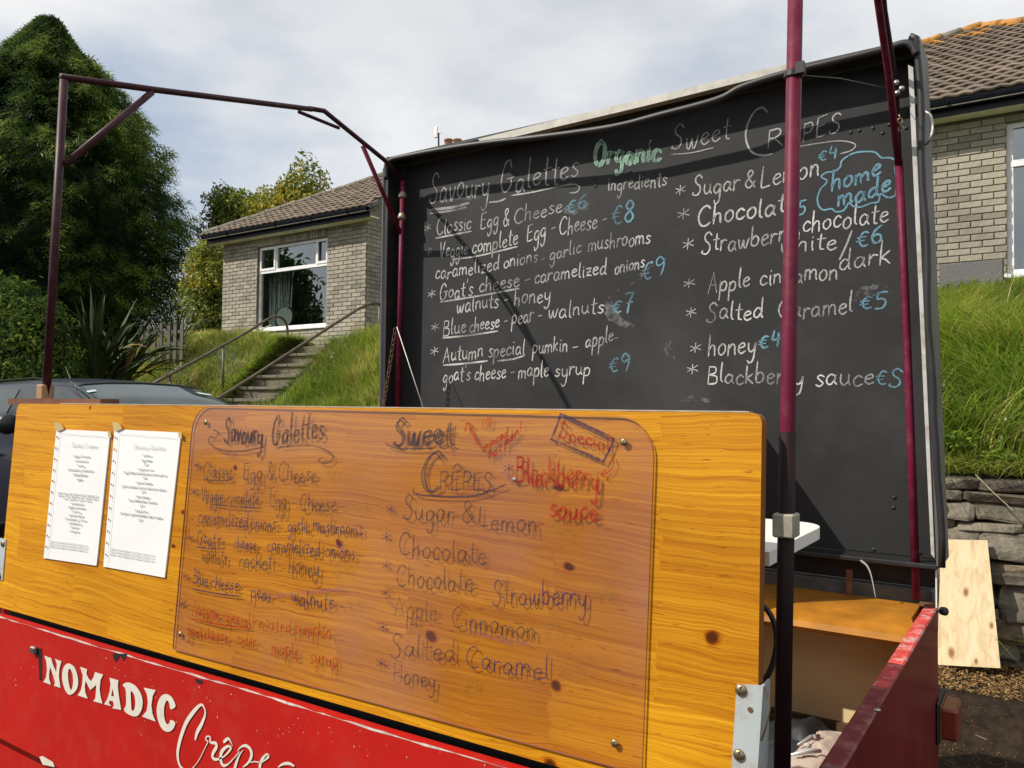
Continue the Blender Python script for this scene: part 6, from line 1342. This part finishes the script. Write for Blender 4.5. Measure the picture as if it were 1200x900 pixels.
# strap-leaved plants
M_FLAX = mat('flax_leaf', (.045, .070, .026), .6, spec=.15, var=.3, scale=4, dirt=(.20, .13, .04), dscale=1.2, damt=.35)
M_FLXD = mat('dying_flax_leaf', (.26, .15, .04), .6, var=.3, scale=8)
def flax(loc, n, Lmin, Lmax, w, label, name='flax_plant', spread=.8, stiff=1.0, nseg=7):
    t = empty(name, loc, label, 'plant'); b = Vector(loc)
    for i in range(n):
        a = random.uniform(0, 2*math.pi); el = random.uniform(.15, spread); Ln = random.uniform(Lmin, Lmax); mb = MB(); p = b+Vector((math.cos(a), math.sin(a), 0))*random.uniform(0, .14)
        d = Vector((math.cos(a)*math.sin(el), math.sin(a)*math.sin(el), math.cos(el))); s = Vector((-math.sin(a), math.cos(a), 0)); tw = random.uniform(-.7, .7); s = (s*math.cos(tw)+d.cross(s)*math.sin(tw)); vs = []
        dr = random.uniform(.02, .13)/stiff
        for j in range(nseg+1):
            f = j/nseg; ww = w*(.55+1.1*f-1.6*f**3 if f < .8 else (1-f)*3.2*.62)*.5+.001; up_ = d.cross(s)
            vs += [p-s*ww, p+up_*ww*.35, p+s*ww]; p = p+d*Ln/nseg; d = (d+Vector((0, 0, -dr*(1+2.5*f)))+Vector((math.cos(a), math.sin(a), 0))*dr*.5).normalized()
        mb.add(vs, [(j*3+k, j*3+k+1, j*3+k+4, j*3+k+3) for j in range(nseg) for k in (0, 1)]); mb.obj('leaf', M_FLXD if random.random() < .07 else M_FLAX, t, True)
    return t
q = onY(112, 442, 6.9); flax((q.x, q.y, q.z-.25), 95, 1.0, 1.9, .085, 'large dark flax plant with broad strap leaves behind the car roof')
q = onY(142, 436, 7.4); flax((q.x, q.y, q.z-.2), 64, .8, 1.5, .07, 'second flax plant with strap leaves beside the picket fence', spread=.95)
q = onY(206, 404, 8.9); flax((q.x, q.y, q.z), 40, .6, 1.0, .028, 'spiky narrow leaved plant rising behind the picket fence', 'cordyline', 1.1, 1.6)
# tree across the road behind the viewer, seen only in the window
blobs = [(-33, -6, 6.5, 2.6, 1), (-30.5, -5, 5.2, 2.0, 1), (-35.5, -8, 5.4, 2.2, 1), (-32, -4, 8.2, 1.9, 1), (-37, -9, 7.6, 1.8, 1), (-29, -3.6, 7, 1.5, 1), (-38.5, -11, 5.5, 2, 1)]
leafy('roadside_tree', (-33, -6, 0), blobs, 15000, .22, 'dark leafy tree across the road that shows in the window glass', M_DKL, .3, 4, cat='tree')

# ---- the dark car parked behind the trailer
M_CAR = mat('dark_blue_car_paint', (.008, .011, .022), .35, spec=.2, var=.05, coat=.25)
M_CGL = glass('car_glass', refl=.55)
M_CTR = mat('black_trim', (.012, .012, .013), .4)
cx0, cyc, cg = -6.45, 4.38, .335
car = empty('parked_car', (cx0-2, cyc, cg), 'dark blue car parked behind the trailer with stickers inside its windscreen', 'car')
# stations: x back from the nose, sill z, belt z, roof z, half widths at sill, belt, roof
ST = [(1.30, .30, .62, .66, .70, .72, .60), (1.10, .20, .78, .82, .82, .80, .66), (.55, .18, .92, .98, .86, .84, .70), (.12, .18, 1.00, 1.05, .87, .855, .72), (-.42, .18, 1.02, 1.33, .87, .86, .66), (-.88, .18, 1.03, 1.475, .87, .86, .61), (-1.6, .18, 1.04, 1.515, .87, .86, .61), (-2.3, .18, 1.06, 1.50, .87, .855, .60), (-2.85, .2, 1.08, 1.42, .86, .84, .58), (-3.1, .3, 1.05, 1.12, .82, .78, .55)]
def csec(s):
    x, z0, zb, zr, ws, wb, wr = s; X = cx0+x
    half = [(ws, z0), (ws+.03, z0+.25), (wb+.02, (zb+z0)/2+.15), (wb, zb), (wr+.06 if zr-zb > .2 else wb-.05, zr-.075 if zr-zb > .2 else zb+.02), (wr-.02, zr-.018), (wr*.55, zr+.008)]
    pts = [(X, cyc-a, cg+b) for a, b in half]+[(X, cyc, cg+zr+.016)]+[(X, cyc+a, cg+b) for a, b in half[::-1]]
    return pts
mb = MB(); R2 = [csec(s) for s in ST]; k = len(R2[0]); mb.add([p for r in R2 for p in r], [(i*k+j, i*k+j+1, (i+1)*k+j+1, (i+1)*k+j) for i in range(len(R2)-1) for j in range(k-1)]+[tuple(range(k))[::-1], tuple(range((len(R2)-1)*k, len(R2)*k))])
mb.obj('body', M_CAR, car, True)
def gl(name, pts, m, off, parent=car, th=.004):
    P = [Vector(p)+Vector(off) for p in pts]; mb = MB(); mb.add(P, [tuple(range(len(P)))]); return mb.obj(name, m, parent)
def Lp(a, b, t): return Vector(a).lerp(Vector(b), t)
def wpatch(name, i0, i1, j0, j1, m, lift, inx=.06, iny=.06, n=8):
    """glass patch following the body between two stations and two ring indices"""
    mb = MB(); g = []
    def at(s, t): 
        i = i0+(i1-i0)*s; j = j0+(j1-j0)*t; a, b = int(min(i, len(R2)-2)), int(min(j, k-2)); fa, fb = i-a, j-b
        return Lp(R2[a][b], R2[a][b+1], fb).lerp(Lp(R2[a+1][b], R2[a+1][b+1], fb), fa)
    cen = Vector((cx0-1.5, cyc, cg+.8))
    for u in range(n+1):
        for v in range(n+1):
            p = at(inx+(1-2*inx)*u/n, iny+(1-2*iny)*v/n); e = .01
            a = at(min(1, u/n+e), v/n)-at(max(0, u/n-e), v/n); b = at(u/n, min(1, v/n+e))-at(u/n, max(0, v/n-e)); nn = a.cross(b).normalized()
            if nn.dot(p-cen) < 0: nn = -nn
            g.append(p+nn*lift)
    mb.add(g, [(u*(n+1)+v, (u+1)*(n+1)+v, (u+1)*(n+1)+v+1, u*(n+1)+v+1) for u in range(n) for v in range(n)])
    return mb.obj(name, m, car, True), at
M_SCR = mat('dark_windscreen', (.035, .052, .052), .07, spec=.35, var=.3, scale=3)
ws_, wat = wpatch('windscreen', 3.05, 4.9, 4.15, k-1-4.15, M_SCR, .004, .02, .02, 18)
fr_ = [wat(s_, t_)+Vector((.006, 0, .006)) for s_, t_ in [(.02,.02),(.5,.02),(.9,.03),(.97,.08)]+[(.985,.1+.08*i) for i in range(11)]+[(.97,.92),(.9,.97),(.5,.98),(.02,.98)]]
mb = MB(); mb.tube(fr_, .009, 5); mb.obj('windscreen_seal', M_CTR, car, True)
for s_ in (-1,):
    mb = MB(); mb.tube([Vector((cx0+x_, cyc+s_*y_, cg+z_)) for x_, y_, z_ in ((-.5, .665, 1.32), (-.9, .625, 1.475), (-1.6, .62, 1.515), (-2.3, .61, 1.50))], .005, 5); mb.obj('roof_strip', M_CTR, car, True)
wpatch('side_window', 4.5, 6.0, 3.1, 4.0, M_SCR, .005, .05, .08)
wpatch('side_window', 6.1, 7.5, 3.1, 4.0, M_SCR, .005, .05, .08)
wpatch('quarter_window', 3.95, 4.42, 3.1, 3.95, M_SCR, .005, .08, .1)
wpatch('side_window', 4.5, 7.5, k-1-4.0, k-1-3.1, M_SCR, .005, .05, .08)
for (s, t, w_, h_) in ((.72, .13, .08, .05), (.68, .74, .16, .06), (.62, .86, .10, .05)):
    a = wat(s, t); b = wat(s, t+.05); c_ = wat(s-.05, t); u = (b-a).normalized(); v = (a-c_).normalized(); nn = u.cross(v); nn = nn if nn.x > 0 else -nn
    o = a+nn*.012; mb = MB(); mb.add([o, o+u*w_, o+u*w_+v*h_, o+v*h_], [(0, 1, 2, 3)]); mb.obj('sticker', mat('pale_sticker', (.45, .52, .50), .5), car)
mb = MB(); p = Vector((cx0-1.15, cyc-.5, cg+1.50)); mb.tube([p, p+Vector((-.10, .0, .12))], [.008, .004], 6); mb.obj('aerial', M_CTR, car)
mp_ = onY(8, 497, 3.42); mb = MB(); mb.lathe(mp_+Vector((-.07, 0, 0)), (1, 0, 0), [(.02, 0), (.075, .02), (.095, .07), (.085, .12), (.03, .14)], 14)
mb.tube([mp_+Vector((-.02, .03, -.05)), mp_+Vector((-.04, .16, -.10))], .02, 6); mb.obj('door_mirror', M_CTR, car, True)
mb = MB(); hp = onY(2, 533, cyc-.885); mb.box((hp.x-.22, hp.y-.03, hp.z-.015), (hp.x-.02, hp.y-.005, hp.z+.015), bev=.006); mb.obj('door_handle', M_STEEL, car)
for (x, s) in ((.55, -1), (.55, 1), (-2.3, -1), (-2.3, 1)):
    mb = MB(); c_ = Vector((cx0+x, cyc+s*.80, cg+.30)); mb.lathe(c_-Vector((0, .10, 0)), (0, 1, 0), [(.22, 0), (.30, .01), (.31, .04), (.31, .16), (.30, .19), (.22, .20)], 22); wh = mb.obj('wheel', M_BLACK, car, True)
    mb = MB(); mb.lathe(c_-Vector((0, .112*1, 0)) if s < 0 else c_+Vector((0, .098, 0)), (0, 1, 0), [(.05, .0), (.20, .004), (.20, .012), (.05, .014)], 16); mb.obj('rim', M_ALU, wh)
for s in (-1, 1):
    mb = MB(); mb.lathe((cx0+1.20, cyc+s*.55, cg+.66), (1, 0, .3), [(.10, -.04), (.12, 0), (.09, .05), (.02, .06)], 12); mb.obj('headlight', M_UPVC, car, True)
